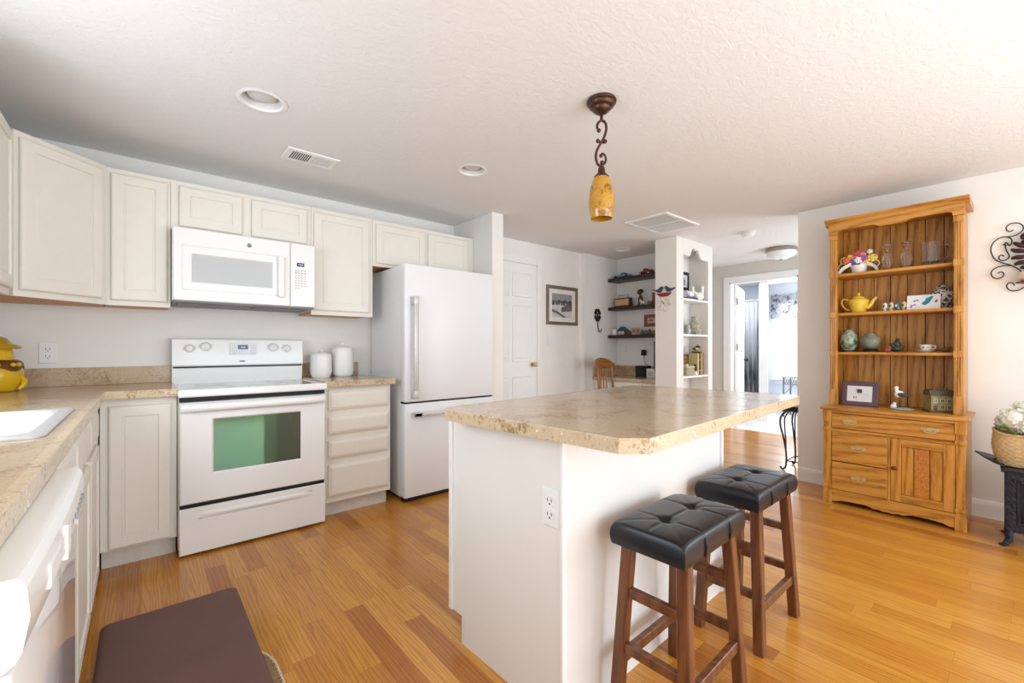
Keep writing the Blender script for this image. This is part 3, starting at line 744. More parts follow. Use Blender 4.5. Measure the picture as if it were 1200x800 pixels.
t = thing('wall_outlet', 'white double outlet on the wall left of the stove', 'outlet', (-.401, YB, 1.108))
outlet_parts(FR(-.401, YB, 1.108, '-y'), t)

# ------------------------------------------------------------------ bar stools
def make_stool(label, loc, rz):
    t = thing('bar_stool', label, 'stool', loc, rz, None)
    LX, LY, ZT, TH = .207, .122, .605, .076
    # tufted cushion
    m = MB(); nx, ny = 72, 44
    def top(x, y):
        ex, ey = abs(x) / LX, abs(y) / LY
        z = ZT - .007 * ex ** 6 - .007 * ey ** 6
        for bx in (-.085, .085):
            d2 = (x - bx) ** 2 + y ** 2
            z -= .014 * math.exp(-d2 / .0004)
            z -= .0032 * math.exp(-((x - bx) / .0045) ** 2) * max(0, 1 - .3 * ey)
        z -= .0032 * math.exp(-(y / .0045) ** 2) * (1 if abs(x) < .15 else max(0, 1 - (abs(x) - .15) / .06))
        for bx, sg in ((-.085, -1), (.085, 1)):                       # creases towards the corners
            for s2 in (-1, 1):
                dx = (x - bx) * sg; dy = y * s2
                if dx > 0 and dy > 0: z -= .0016 * math.exp(-((dx * .7 - dy * .72) / .006) ** 2)
        return z
    def sq(u, v):                                                      # grid with rounded outline
        x = (2 * u - 1); y = (2 * v - 1); return x * LX, y * LY
    G = [[None] * (ny + 1) for _ in range(nx + 1)]
    for i in range(nx + 1):
        for j in range(ny + 1):
            x, y = sq(i / nx, j / ny); G[i][j] = m.v((x * .985, y * .975, top(x, y) - (.006 if i in (0, nx) or j in (0, ny) else 0)))
    for i in range(nx):
        for j in range(ny): m.f([G[i][j], G[i + 1][j], G[i + 1][j + 1], G[i][j + 1]])
    rim = [G[i][0] for i in range(nx + 1)] + [G[nx][j] for j in range(1, ny + 1)] + [G[i][ny] for i in range(nx - 1, -1, -1)] + [G[0][j] for j in range(ny - 1, 0, -1)]
    prev = rim; base = [v.co.copy() for v in rim]
    for sc, z in ((1.015, ZT - .030), (1.028, ZT - .045), (1.02, ZT - .062), (.995, ZT - TH)):
        ring = [m.v((c.x * sc, c.y * sc, z)) for c in base]
        for k in range(len(ring)): m.f([prev[k], prev[(k + 1) % len(ring)], ring[(k + 1) % len(ring)], ring[k]])
        prev = ring
    m.f(prev[::-1])
    seat = obj('seat', m, M_LEATHER, t, world=False, smooth=60)
    for bx in (-.085, .085): obj('button', MB().ball((bx, 0, ZT - .020), (.011, .011, .006)), M_LEATHER, seat, world=False, smooth=80)
    for sx in (-1, 1):
        m = MB().tube([(sx * .085, -LY * .985, ZT - .018), (sx * .085, -LY * 1.032, ZT - .045), (sx * .085, -LY * 1.0, ZT - .072)], .0025, 6)
        obj('seam', m, M_LEATHER, seat, world=False)
    zt = ZT - TH; S, Tp = (.184, .116), (.150, .090)
    def at(sx, sy, z):
        u = z / zt; return Vector((sx * (S[0] + (Tp[0] - S[0]) * u), sy * (S[1] + (Tp[1] - S[1]) * u), z))
    for sx in (-1, 1):
        for sy in (-1, 1):
            obj('leg', MB().beam(at(sx, sy, 0), at(sx, sy, zt + .002), .036, .036, (0, 1, 0), bev=.003), M_STOOL, t, world=False)
    obj('seat_rail', MB().box(-.165, .165, -.105, .105, zt - .012, zt + .0), M_STOOL, t, world=False)
    for sy in (-1, 1): obj('stretcher', MB().beam(at(-1, sy, .160), at(1, sy, .160), .022, .034, bev=.002), M_STOOL, t, world=False)
    for sx in (-1, 1):
        for z in (.150 + .055, .375): obj('stretcher', MB().beam(at(sx, -1, z), at(sx, 1, z), .022, .030, bev=.002), M_STOOL, t, world=False)
    return t
st = make_stool('nearer of the two black-cushioned wooden bar stools at the island', (1.325, .722, 0), math.radians(1.5))
dup(st, (1.930, .752, 0), math.radians(0), 'bar stool farther from camera, black tufted seat, next to island end')

# ------------------------------------------------------------------ mat and rug
rug = MB()
loft(rug, [rr(-.118, .366, .50, 1.962, .238, 0), rr(-.118, .366, .50, 1.962, .238, .004), rr(-.112, .360, .506, 1.956, .232, .006)], cap0=True)
t = thing('braided_rug', 'woven rug peeking out from under the brown mat', 'rug', (.16, 1.4, 0))
obj('field', rug, flat('tan_woven_rug', (150, 120, 86), 0.9, var=0.2, nscale=60), t)
pts = rr(-.118, .366, .50, 1.962, .238, .005, 40)
m = MB()
for ph in (0, PI):
    dense = []
    for i in range(len(pts)):
        a, b = Vector(pts[i]), Vector(pts[(i + 1) % len(pts)]); k = max(1, int((b - a).length / .006))
        dense += [a + (b - a) * j / k for j in range(k)]
    P = []
    for i, p in enumerate(dense):
        n_ = (dense[(i + 1) % len(dense)] - dense[i - 1]).normalized(); sd = Vector((n_.y, -n_.x, 0)); an = i * 1.1 + ph
        P.append(p + sd * (.003 * math.cos(an)) + Vector((0, 0, .003 * math.sin(an) + .001)))
    m.tube(P, .0028, 5, True)
obj('corded_edge', m, flat('cream_cord', (216, 200, 172), 0.9), t, label='cream twisted cord edge')
m = MB()
loft(m, [rr(-.125, .338, 1.36, 2.40, .03, .0065), rr(-.125, .338, 1.36, 2.40, .03, .016), rr(-.121, .334, 1.364, 2.396, .03, .022), rr(-.108, .321, 1.377, 2.383, .03, .026)], cap0=True)
o = obj('kitchen_mat', m, flat('dark_brown_mat', (112, 80, 74), 0.6, var=0.06, nscale=5, bmp=0.25, bscale=500), None, loc=(.1, 1.9, .0065), smooth=50)
tag(o, 'dark brown cushioned kitchen mat on the oak floor', 'mat')

# ------------------------------------------------------------------ counter items
def canister(x, y, r, h, label):
    t = thing('canister', label, 'canister', (x, y, CT), 0, 'white canisters by the stove')
    n = 48; prof = [(0, 0), (r * .80, 0), (r * .93, .012), (r, .04), (r * 1.0, h * .55), (r * .985, h * .80), (r * .95, h * .85), (0, h * .85)]
    m = MB(); prev = None
    for rad, z in prof:
        if rad == 0: ring = [m.v((0, 0, z))]
        else: ring = [m.v(((rad + (.0016 * math.cos(24 * 2 * PI * k / (n * 2) * 2) if .03 < z < h * .82 else 0)) * math.cos(2 * PI * k / n / 1.0), (rad + (.0016 * math.cos(24 * 2 * PI * k / n) if .03 < z < h * .82 else 0)) * math.sin(2 * PI * k / n), z)) for k in range(n)]
        if prev:
            for k in range(n):
                if len(prev) == 1: m.f([prev[0], ring[(k + 1) % n], ring[k]])
                elif len(ring) == 1: m.f([prev[k], prev[(k + 1) % n], ring[0]])
                else: m.f([prev[k], prev[(k + 1) % n], ring[(k + 1) % n], ring[k]])
        prev = ring
    obj('jar', m, M_WHITE, t, world=False, smooth=50)
    l = obj('lid', MB().lathe([(0, h * .855), (r * .99, h * .855), (r * 1.0, h * .875), (r * .94, h * .90), (r * .5, h * .955), (r * .22, h * .97), (0, h * .97)], n=32), M_WHITE, t, world=False, smooth=50)
    obj('knob', MB().ball((0, 0, h * 1.02), (r * .2, r * .2, h * .055)), M_WHITE, l, world=False, smooth=80)
    obj('rim', MB().lathe([(r * .95, h * .845), (r * 1.02, h * .845), (r * 1.03, h * .853), (r * 1.0, h * .858), (r * .9, h * .858)], n=32), M_WHITE, t, world=False, smooth=50)
    return t
canister(1.022, 3.405, .073, .195, 'shorter white lidded canister, next to the stove')
canister(1.193, 3.440, .080, .245, 'taller white lidded canister, nearer the refrigerator')

t = thing('cookie_jar', 'yellow ceramic cookie jar with brown collar at the left edge', 'jar', (-.572, 3.33, CT))
M_YEL = flat('yellow_glaze', (226, 182, 30), 0.15, var=0.06, nscale=12); M_BRN = flat('brown_glaze', (110, 66, 34), 0.2, var=0.3, nscale=30)
m = MB().lathe([(0, 0), (.088, 0), (.100, .01), (.112, .05), (.113, .10), (.104, .128), (.08, .145), (0, .145)], n=32)
obj('jar', m, M_YEL, t, world=False, smooth=50)
m = MB(); n = 32; prev = None
for r, z, a in ((.1135, .112, .012), (.112, .125, .016), (.100, .150, .006), (.078, .160, 0)):
    ring = [m.v((r * math.cos(2 * PI * k / n), r * math.sin(2 * PI * k / n), z + a * math.cos(5 * 2 * PI * k / n))) for k in range(n)]
    if prev:
        for k in range(n): m.f([prev[k], prev[(k + 1) % n], ring[(k + 1) % n], ring[k]])
    prev = ring
obj('collar', m, M_BRN, t, world=False, smooth=60, label='scalloped brown collar')
ld = obj('lid', MB().lathe([(.078, .152), (.082, .165), (.076, .20), (.070, .222), (.062, .23), (0, .23)], n=32), M_YEL, t, world=False, smooth=50)
m = MB().lathe([(0, .222), (.10, .214), (.106, .22), (.10, .228), (.07, .240), (.055, .265), (.03, .278), (0, .28)], n=32)
obj('hat_rim', m, flat('mustard_glaze', (196, 162, 46), 0.2, var=0.15, nscale=14), ld, world=False, smooth=40)
for a in (-1.2, -.7, -.45): obj('bead', MB().ball((.112 * math.cos(a), .112 * math.sin(a), .135), .011), M_YEL, t, world=False, smooth=80)
obj('side_tab', MB().tube([(.10, -.045, .01), (.116, -.04, .03), (.118, -.03, .055), (.108, -.03, .075)], [.008, .013, .013, .007], 8), M_YEL, t, world=False, smooth=60)

# ------------------------------------------------------------------ ceiling fixtures
def downlight2(x, y, r, label):
    t = thing('recessed_light', label, 'ceiling light', (x, y, CE), 0, 'recessed ceiling lights')
    obj('trim_ring', MB().lathe([(r - .013, .004), (r - .002, -.0005), (r + .002, -.004), (r - .006, -.007), (r - .016, -.006), (r - .020, .004)], n=40), M_TRIM, t, world=False, smooth=50)
    obj('reflector', MB().lathe([(r - .014, -.002), (r - .022, .015), (r - .036, .055), (r - .040, .088), (0, .089)], n=40), flat('grey_reflector', (222, 222, 222), 0.35), t, world=False, smooth=60)
    obj('bulb', MB().lathe([(0, .010), (r * .42, .013), (r * .60, .024), (r * .58, .040), (r * .40, .085)], n=32), flat('frosted_bulb', (216, 216, 214), 0.4), t, world=False, smooth=60)
downlight2(.435, 2.339, .105, 'recessed ceiling light nearest the camera, above the stove side')
downlight2(1.658, 2.352, .10, 'recessed ceiling light in front of the refrigerator')
downlight2(4.346, 3.085, .10, 'recessed ceiling light inside the desk nook')
t = thing('ceiling_vent', 'small white slotted ceiling register above the microwave', 'vent', (.797, 2.855, CE))
m = MB(Matrix.Translation((.797, 2.855, CE)))
V0, V1, W0, W1 = -.150, .150, -.095, .095
def ringz(m, x0, x1, y0, y1, L, cap=False):
    loft(m, [rect(x0 + a, x1 - a, y0 + a, y1 - a, z) for a, z in L], cap1=cap)
ringz(m, V0, V1, W0, W1, [(0, -.001), (.004, -.008), (.030, -.010), (.030, -.001)])
obj('frame', m, M_TRIM, t)
obj('backing', MB(Matrix.Translation((.797, 2.855, CE))).box(V0 + .028, V1 - .028, W0 + .028, W1 - .028, -.0018, -.0006), flat('duct_dark', (66, 66, 66), 0.7), t)
for k in range(20):
    x = .797 + V0 + .036 + k * (V1 - V0 - .072) / 19
    tl = .004 if k < 10 else -.004
    obj('louver', MB().prism([(x - .0018 - tl, CE - .009), (x + .0018 - tl, CE - .009), (x + .0018 + tl, CE - .002), (x - .0018 + tl, CE - .002)], 2.855 + W0 + .03, 2.855 + W1 - .03, 'y'), M_TRIM, t)
obj('center_bar', MB().box(.797 - .006, .797 + .006, 2.855 + W0 + .03, 2.855 + W1 - .03, CE - .011, CE - .002), M_TRIM, t)
t = thing('return_grille', 'large square white return-air grille on the ceiling', 'vent', (3.715, 2.20, CE))
m = MB(Matrix.Translation((3.715, 2.20, CE))); ringz(m, -.295, .295, -.215, .215, [(0, -.001), (.006, -.012), (.032, -.014), (.032, -.001)])
obj('frame', m, M_TRIM, t)
obj('filter', MB(Matrix.Translation((3.715, 2.20, CE))).box(-.264, .264, -.184, .184, -.0025, -.0006), flat('grey_filter', (150, 150, 150), 0.8), t)
obj('center_bar', MB(Matrix.Translation((3.715, 2.20, CE))).box(-.008, .008, -.184, .184, -.0135, -.002), M_TRIM, t)
for k in range(36):
    y = 2.20 - .18 + k * .36 / 35
    obj('slat', MB().prism([(y - .0012, CE - .010), (y + .0012, CE - .010), (y + .0045, CE - .003), (y + .0020, CE - .003)], 3.715 - .263, 3.715 + .263, 'x'), M_TRIM, t)
t = thing('smoke_detector', 'round white smoke detector on the hall ceiling', 'smoke detector', (4.66, 1.81, CE))
obj('base', MB().lathe([(0, -.001), (.068, -.001), (.068, -.012), (.05, -.014), (0, -.014)], n=32), M_TRIM, t, world=False, smooth=40)
obj('cover', MB().lathe([(.05, -.014), (.058, -.018), (.058, -.036), (.045, -.046), (0, -.048)], n=32), M_TRIM, t, world=False, smooth=40)
t = thing('flush_light', 'flush ceiling light with white glass bowl in the hall', 'ceiling light', (5.70, 1.845, CE))
obj('rim', MB().lathe([(0, -.001), (.15, -.001), (.165, -.02), (.172, -.045), (.165, -.052), (.15, -.048), (0, -.04)], n=40), M_NICKEL, t, world=False, smooth=40)
obj('bowl', MB().lathe([(.158, -.045), (.150, -.075), (.12, -.105), (.07, -.125), (.02, -.132), (0, -.132)], n=40), flat('frosted_glass', (235, 238, 240), 0.3), t, world=False, smooth=60)
obj('finial', MB().lathe([(0, -.130), (.016, -.134), (.012, -.146), (0, -.150)], n=16), M_NICKEL, t, world=False, smooth=60)

# pendant lamp over the island
PX, PY = 1.656, 1.296
t = thing('pendant_lamp', 'bronze scroll pendant lamp with amber glass shade over the island', 'lamp', (PX, PY, CE))
obj('canopy', MB().lathe([(0, -.001), (.066, -.001), (.070, -.008), (.068, -.016), (.062, -.018), (.060, -.028), (.052, -.036), (.044, -.038), (.042, -.047), (.030, -.058), (.012, -.064), (0, -.064)], n=40), M_BRONZE, t, world=False, smooth=35)
obj('stem', MB().cyl((0, 0, -.098), .0075, .036, 'z', 12), M_BRONZE, t, world=False, smooth=40)
# S scroll, in the picture-facing vertical plane
ru, = (Vector((math.cos(YAW), -math.sin(YAW), 0)),)
def sc(pts, r, n=8):
    m = MB(); m.tube(pts, r, n); return m
def catmull(P, n=6):
    P = [Vector(p) for p in P]; out = []
    for i in range(len(P) - 1):
        p0, p1, p2, p3 = P[max(0, i - 1)], P[i], P[i + 1], P[min(len(P) - 1, i + 2)]
        for k in range(n):
            u = k / n; out.append(.5 * ((2 * p1) + (-p0 + p2) * u + (2 * p0 - 5 * p1 + 4 * p2 - p3) * u * u + (-p0 + 3 * p1 - 3 * p2 + p3) * u ** 3))
    out.append(P[-1]); return out
# traced from the photo: crop pixels (origin 660,90; 4.44 per px) -> metres at the lamp's distance
DPEND = 2.06; kpx = DPEND / FPX / 4.44
def pt(cx, cy):
    z = HCAM - ((90 + cy / 4.44) - CYP) / FPX * DPEND - CE
    return ru * ((cx - 201) * kpx) + Vector((0, 0, z))
tops = catmull([pt(*q) for q in ((188, 280), (178, 262), (184, 240), (202, 228), (221, 240), (226, 270), (218, 305), (204, 335), (186, 365), (174, 395), (172, 425), (182, 455), (200, 462), (212, 448))])
obj('scroll', sc(tops, .0062), M_BRONZE, t, world=False, smooth=60)
for L_ in (((205, 330), (196, 340), (182, 334)), ((203, 334), (212, 344), (220, 336))):
    m = MB().tube(catmull([pt(*q) for q in L_]), .005, 8); m.ball(pt(*L_[-1]), .010, n=12, m=8); obj('curl', m, M_BRONZE, t, world=False, smooth=60)
m = MB().tube(catmull([pt(*q) for q in ((198, 462), (214, 455), (224, 432), (218, 408), (204, 400), (196, 412))]), .0055, 8).ball(pt(198, 411), .009, n=12, m=8)
obj('curl', m, M_BRONZE, t, world=False, smooth=60)
for q in ((187, 279), (204, 446)): obj('scroll_tip', MB().ball(pt(*q), .010, n=12, m=8), M_BRONZE, t, world=False, smooth=60)
zs = lambda cy: HCAM - ((90 + cy / 4.44) - CYP) / FPX * DPEND - CE
obj('socket_cap', MB().lathe([(0, zs(466)), (.012, zs(468)), (.016, zs(478)), (.018, zs(500)), (.036, zs(520)), (.036, zs(526)), (0, zs(526))], n=24), M_BRONZE, t, world=False, smooth=40)
gm, nt, bs = newmat('amber_art_glass')
v = coords(nt); f1 = noise(nt, v, 22, 4, 0.7, 1.5)
nt.links.new(ramp(nt, f1, [(.34, srgb(120, 74, 34)), (.45, srgb(206, 148, 30)), (.58, srgb(224, 168, 40)), (.66, srgb(176, 116, 46)), (.76, srgb(190, 170, 140))]), bs.inputs['Base Color'])
bs.inputs['Roughness'].default_value = .12; bs.inputs['Transmission Weight'].default_value = .25; bs.inputs['Coat Weight'].default_value = .6
zz = [(.034, 522), (.044, 545), (.052, 575), (.058, 612), (.060, 650), (.0585, 685), (.054, 718), (.050, 738)]
pr = [(r, zs(c)) for r, c in zz] + [(.047, zs(738)), (.052, zs(712)), (.056, zs(650)), (.050, zs(575)), (.032, zs(526))]
obj('shade', MB().lathe(pr, n=36), gm, t, world=False, smooth=60, label='mottled amber glass shade')
obj('bulb', MB().lathe([(.008, zs(526)), (.014, zs(545)), (.024, zs(600)), (.020, zs(640)), (0, zs(655))], n=20), flat('frosted_bulb', (226, 226, 224), 0.4), t, world=False, smooth=60)


# ------------------------------------------------------------------ oak hutch on the right wall
M_DGROOVE = flat('dark_groove', (60, 36, 16), 0.7)
t = thing('hutch', 'golden oak hutch with open shelves above drawers, against the right wall', 'hutch', (4.09, .60, 0))
HX, HY, HW = 3.86, .970, .735
F = FR(HX, HY, 0, '-x')
def fm(): return MB(F)
O_Z, O_Y, O_X = oak('Z'), oak('Y'), oak('X')
# base carcass
obj('base_cabinet', fm().box(.018, HW - .018, -.445, -.022, .06, .684), oak('Z'), t)
for u0, u1 in ((0, .018), (HW - .018, HW)):
    obj('side_panel', fm().box(u0, u1, -.445, -.03, .03, .684), O_Z, t)
for u0 in (0, HW - .046):
    m = fm().box(u0, u0 + .046, -.045, .0, 0, .684, .003)
    po = obj('post', m, O_Z, t)
    for z0, z1 in ((.535, .562), (.600, .684), (.115, .138), (0, .085)): obj('post_block', fm().box(u0 - .004, u0 + .050, -.047, .006, z0, z1, .003), O_Z, po)
    for k in (.012, .023, .034): obj('flute', fm().box(u0 + k - .002, u0 + k + .002, -.003, .004, .565, .598), O_Z, po)
obj('base_top', fm().box(-.018, HW + .018, -.448, .022, .684, .706, .007), O_Y, t, smooth=40)
obj('top_moulding', fm().box(.046, HW - .046, -.02, .004, .664, .684, .003), O_Y, t)
obj('rail', fm().box(.046, HW - .046, -.03, -.002, .531, .550), O_Y, t)
obj('stile', fm().box(.364, .380, -.03, -.002, .10, .532), O_Z, t)
def bail(u, z, parent, s=1.0):
    m = fm()
    m.prism([(u - .045 * s, z), (u - .038 * s, z + .012), (u - .02 * s, z + .009), (u, z + .016), (u + .02 * s, z + .009), (u + .038 * s, z + .012), (u + .045 * s, z), (u + .036 * s, z - .010), (u + .015 * s, z - .006), (u, z - .012), (u - .015 * s, z - .006), (u - .036 * s, z - .010)], .001, .004, 'y')
    m.tube([(u - .03 * s, .006, z + .002), (u - .03 * s, .016, z - .004), (u - .024 * s, .018, z - .014), (u, .019, z - .017), (u + .024 * s, .018, z - .014), (u + .03 * s, .016, z - .004), (u + .03 * s, .006, z + .002)], .0032, 6)
    return obj('pull_handle', m, M_BRASS, parent, smooth=50)
def hdrawer(u0, u1, z0, z1, pulls):
    m = fm(); m.rings(u0, u1, z0, z1, [(0, -.025), (0, -.004), (.005, .001)])
    d = obj('drawer', m, O_Y, t)
    for p in pulls: bail(p, (z0 + z1) / 2 + .004, d)
obj('gap_backing', fm().box(.046, HW - .046, -.022, -.014, .10, .664), M_DGROOVE, t)
hdrawer(.048, HW - .048, .553, .660, (.155, .575))
hdrawer(.048, .362, .314, .528, (.205,))
hdrawer(.048, .362, .106, .308, (.205,))
m = fm(); D0u, D1u, Z0, Z1 = .382, HW - .048, .108, .528
m.box(D0u, D0u + .052, -.02, .001, Z0, Z1, .002).box(D1u - .052, D1u, -.02, .001, Z0, Z1, .002)
dd = obj('door', m, O_Z, t)
for za in (Z0, Z1 - .05): obj('rail', fm().box(D0u + .052, D1u - .052, -.02, .0005, za, za + .05, .002), O_Y, dd)
pw = (D1u - D0u - .104)
for ua, ub in ((D0u + .054, D0u + .052 + pw * .30), (D1u - .052 - pw * .30, D1u - .054)): obj('side_panel', fm().box(ua, ub, -.02, -.008, Z0 + .052, Z1 - .052, .002), O_Z, dd)
gm, nt, bs = newmat('burl_oak'); v = coords(nt, (1, 1, .7))
nt.links.new(ramp(nt, noise(nt, v, 75, 4, .7, 2.5), [(.3, srgb(140, 78, 26)), (.5, srgb(196, 124, 52)), (.7, srgb(216, 152, 78))]), bs.inputs['Base Color']); bs.inputs['Roughness'].default_value = .4
obj('burl_panel', fm().box(D0u + .056 + pw * .30, D1u - .056 - pw * .30, -.02, -.006, Z0 + .052, Z1 - .052, .002), gm, dd, label='burled centre panel')
obj('door_knob', fm().ball((D0u + .018, .012, .330), (.018, .010, .013)).cyl((D0u + .018, 0, .330), .007, .006, 'y', 12), flat('red_brown_knob', (112, 52, 34), 0.25, var=.1), dd, smooth=60)
ap = [(.046, .104), (.046, .016), (.075, .018), (.10, .030), (.16, .036), (.25, .036), (.275, .028), (.29, .022), (.32, .026), (.34, .018), (.3675, .022), (.395, .018), (.415, .026), (.445, .022), (.46, .028), (.485, .036), (.575, .036), (.635, .030), (.66, .018), (.689, .016), (.689, .104)]
obj('apron', fm().prism(ap, -.022, .002, 'y'), O_Y, t)
# upper shelves
U0, U1, WF = .006, .716, -.140
for u in (U0, U1 - .018): obj('side_panel', fm().box(u, u + .018, -.447, WF - .02, .706, 2.06), O_Z, t)
for u in (U0, U1 - .045):
    po = obj('post', fm().box(u, u + .045, WF - .025, WF, .706, 2.06, .002), O_Z, t)
    for k in (.011, .0225, .034): obj('flute', fm().box(u + k - .0035, u + k + .0035, WF - .002, WF + .005, .83, 1.95, .0015), O_Z, po)
    for z in (.706, 1.075, 1.365, 1.665, 1.95):
        h = .12 if z < .8 else .045 if z < 1.9 else .038
        obj('post_block', fm().box(u - .003, u + .048, WF - .026, WF + .009, z, z + h, .004), O_Z, po)
cr = [(WF + .014, 2.080), (WF + .026, 2.088), (WF + .032, 2.096), (WF + .032, 2.104), (-.447, 2.104), (-.447, 2.06), (WF + .0, 2.06)]
m = fm(); cpr = [(w, z) for w, z in cr]
m.prism(cpr, U0 - .028, U1 + .028, 'x'); obj('crown', m, O_Y, t)
va = [(U0 - .006, 2.082), (U0 - .006, 1.990), (U0 + .048, 1.990), (U0 + .052, 2.012), (U0 + .075, 2.020), (.265, 2.020), (.285, 2.012), (.300, 2.002), (.43, 2.002), (.445, 2.012), (.465, 2.020), (U1 - .075, 2.020), (U1 - .052, 2.012), (U1 - .048, 1.990), (U1 + .006, 1.990), (U1 + .006, 2.082)]
obj('valance', fm().prism(va, WF - .018, WF + .012, 'y'), O_Y, t)
bd = obj('back_boards', MB(), oakb('Z'), t) if False else None
m = fm(); nb = 7; wv = (U1 - U0 - .036) / nb
for k in range(nb): m.box(U0 + .018 + k * wv + .002, U0 + .018 + (k + 1) * wv - .002, -.446, -.432, .706, 2.06, .002)
obj('back_boards', m, oakb('Z'), t, label='vertical tongue-and-groove back boards')
obj('back_gap', fm().box(U0 + .018, U1 - .018, -.4475, -.440, .706, 2.06), M_DGROOVE, t)
for z in (1.675, 1.380, 1.085): obj('shelf', fm().box(U0 + .018, U1 - .018, -.432, WF - .03, z, z + .022, .006), O_Y, t, smooth=40)
SH = {1: 1.697, 2: 1.402, 3: 1.107, 0: .706}

def lz(name, label, cat, prof, mat, x, y, z, n=28, group=None, smooth=50):
    o = obj(name, MB().lathe(prof, n=n), mat, world=False, loc=(x, y, z), smooth=smooth); tag(o, label, cat, group); return o
M_GLASS = flat('clear_glass', (250, 251, 252), 0.03, var=0, trans=0.96, ior=1.3)
M_PORC = flat('white_porcelain', (240, 238, 234), 0.2, var=.01)
# ribboned flower basket
t = thing('flower_basket', 'porcelain flower basket with white ribbon on the top hutch shelf', 'ornament', (4.13, .812, SH[1]))
obj('pot', MB().lathe([(0, 0), (.040, 0), (.052, .055), (.054, .062), (0, .060)], n=24), M_PORC, t, world=False, smooth=40)
for sg in (-1, 1):
    m = MB()
    P = [(-.03, sg * .012, .066), (-.035, sg * .05, .070), (-.038, sg * .09, .048), (-.040, sg * .118, .010)]
    for i in range(3):
        a, b = Vector(P[i]), Vector(P[i + 1]); up = Vector((-.25, 0, 1)) if i < 2 else Vector((-.5, sg * .3, 1)); up.normalize()
        w = .013
        q = [m.v(a - up * w), m.v(b - up * w), m.v(b + up * w), m.v(a + up * w)]; q2 = [m.v(a - up * w + Vector((.004, 0, 0))), m.v(b - up * w + Vector((.004, 0, 0))), m.v(b + up * w + Vector((.004, 0, 0))), m.v(a + up * w + Vector((.004, 0, 0)))]
        m.f(q); m.f(q2[::-1])
        for k in range(4): m.f([q[k], q[(k + 1) % 4], q2[(k + 1) % 4], q2[k]])
    obj('ribbon', m, M_PORC, t, world=False)
m = MB()
for sg in (-1, 1):
    for k in range(2):
        cy, cz, r = sg * (.098 - .012 * k), .062 + .045 * k, .024
        m.tube([(-.02, cy + r * math.cos(a), cz + r * math.sin(a)) for a in [2 * PI * i / 16 for i in range(16)]], .0035, 5, True)
obj('handle_loops', m, flat('pale_gold', (226, 206, 150), 0.35), t, world=False, smooth=60)
fcols = [(226, 120, 50), (236, 190, 60), (180, 90, 170), (240, 236, 232), (224, 90, 90), (96, 84, 170), (236, 210, 90), (220, 150, 190)]
def blossom(m, c, r, col_i):
    for k in range(5):
        a = 2 * PI * k / 5 + c[1] * 40
        m.ball((c[0] - .003, c[1] + r * .62 * math.cos(a), c[2] + r * .62 * math.sin(a)), (r * .35, r * .52, r * .52), n=8, m=5)
    m.ball((c[0] - r * .4, c[1], c[2]), r * .3, n=8, m=5)
fl = [(-.02, .075, .105, .022, 0), (-.02, .048, .088, .016, 2), (-.025, .0, .10, .024, 3), (-.025, -.035, .105, .022, 2), (-.02, -.078, .105, .026, 6), (0, .055, .135, .018, 1), (0, .008, .150, .024, 4), (0, -.025, .140, .018, 7), (0, -.065, .158, .017, 3), (-.03, .025, .075, .016, 5), (-.03, -.05, .080, .015, 1), (0, .03, .12, .02, 7)]
for x, y, z, r, ci in fl:
    m = MB(); blossom(m, (x, y, z), r, ci); obj('flower', m, flat('petal_%d' % ci, fcols[ci], 0.4, var=.1, nscale=60), t, world=False, smooth=80)
m = MB()
for a, b in ((.05, .09), (-.05, .085), (.02, .08), (-.01, .07), (-.09, .09), (.08, .085)): m.ball((-.012, a, b - .012), (.008, .022, .010), n=8, m=5)
obj('leaves', m, flat('leaf_green', (96, 130, 60), 0.5), t, world=False, smooth=80)
def candlestick(y, label):
    o = lz('candlestick', label, 'candlestick', [(0, 0), (.030, 0), (.032, .008), (.024, .020), (.026, .035), (.031, .06), (.031, .10), (.022, .128), (.013, .136), (.014, .150), (.022, .158), (.029, .175), (.034, .188), (.030, .192), (.014, .178), (0, .172)], M_GLASS, 4.13, y, SH[1], 12, 'glass candlesticks on the hutch', 30); return o
candlestick(.648, 'clear cut-glass candlestick beside the flower basket'); candlestick(.545, 'clear cut-glass candlestick beside the glass mug')
t = thing('glass_pitcher', 'clear pressed-glass pitcher with handle on the top hutch shelf', 'pitcher', (4.14, .415, SH[1]))
n = 32; prof = [(0, 0), (.045, 0), (.052, .01), (.056, .06), (.054, .10), (.058, .15), (.061, .165), (.056, .165), (.050, .10), (.050, .03), (0, .014)]
obj('body', MB().lathe(prof, n=n), M_GLASS, t, world=False, smooth=30)
obj('handle', MB().tube(catmull([(0, -.054, .140), (0, -.080, .138), (0, -.090, .10), (0, -.078, .055), (0, -.053, .04)]), .0055, 8), M_GLASS, t, world=False, smooth=60)
# yellow teapot
t = thing('teapot', 'yellow ceramic teapot on the middle hutch shelf', 'teapot', (4.13, .815, SH[2]))
M_TEA = flat('butter_yellow_glaze', (238, 200, 74), 0.15, var=.03)
obj('body', MB().lathe([(0, 0), (.040, 0), (.044, .008), (.050, .03), (.062, .075), (.066, .090), (.055, .102), (.04, .108), (0, .108)], n=16), M_TEA, t, world=False, smooth=25)
ld = obj('lid', MB().lathe([(.042, .107), (.036, .116), (.018, .128), (.008, .132), (0, .132)], n=16), M_TEA, t, world=False, smooth=25)
obj('finial', MB().ball((0, 0, .142), (.010, .010, .012), n=12), M_TEA, ld, world=False, smooth=80)
obj('handle', MB().tube(catmull([(0, .060, .095), (0, .085, .108), (0, .103, .095), (0, .098, .06), (0, .075, .030), (0, .050, .022)]), .0065, 8), M_TEA, t, world=False, smooth=60)
obj('spout', MB().tube(catmull([(0, -.050, .035), (0, -.072, .055), (0, -.085, .085), (0, -.106, .112)]), .017, 10, r1=.0075), M_TEA, t, world=False, smooth=60)
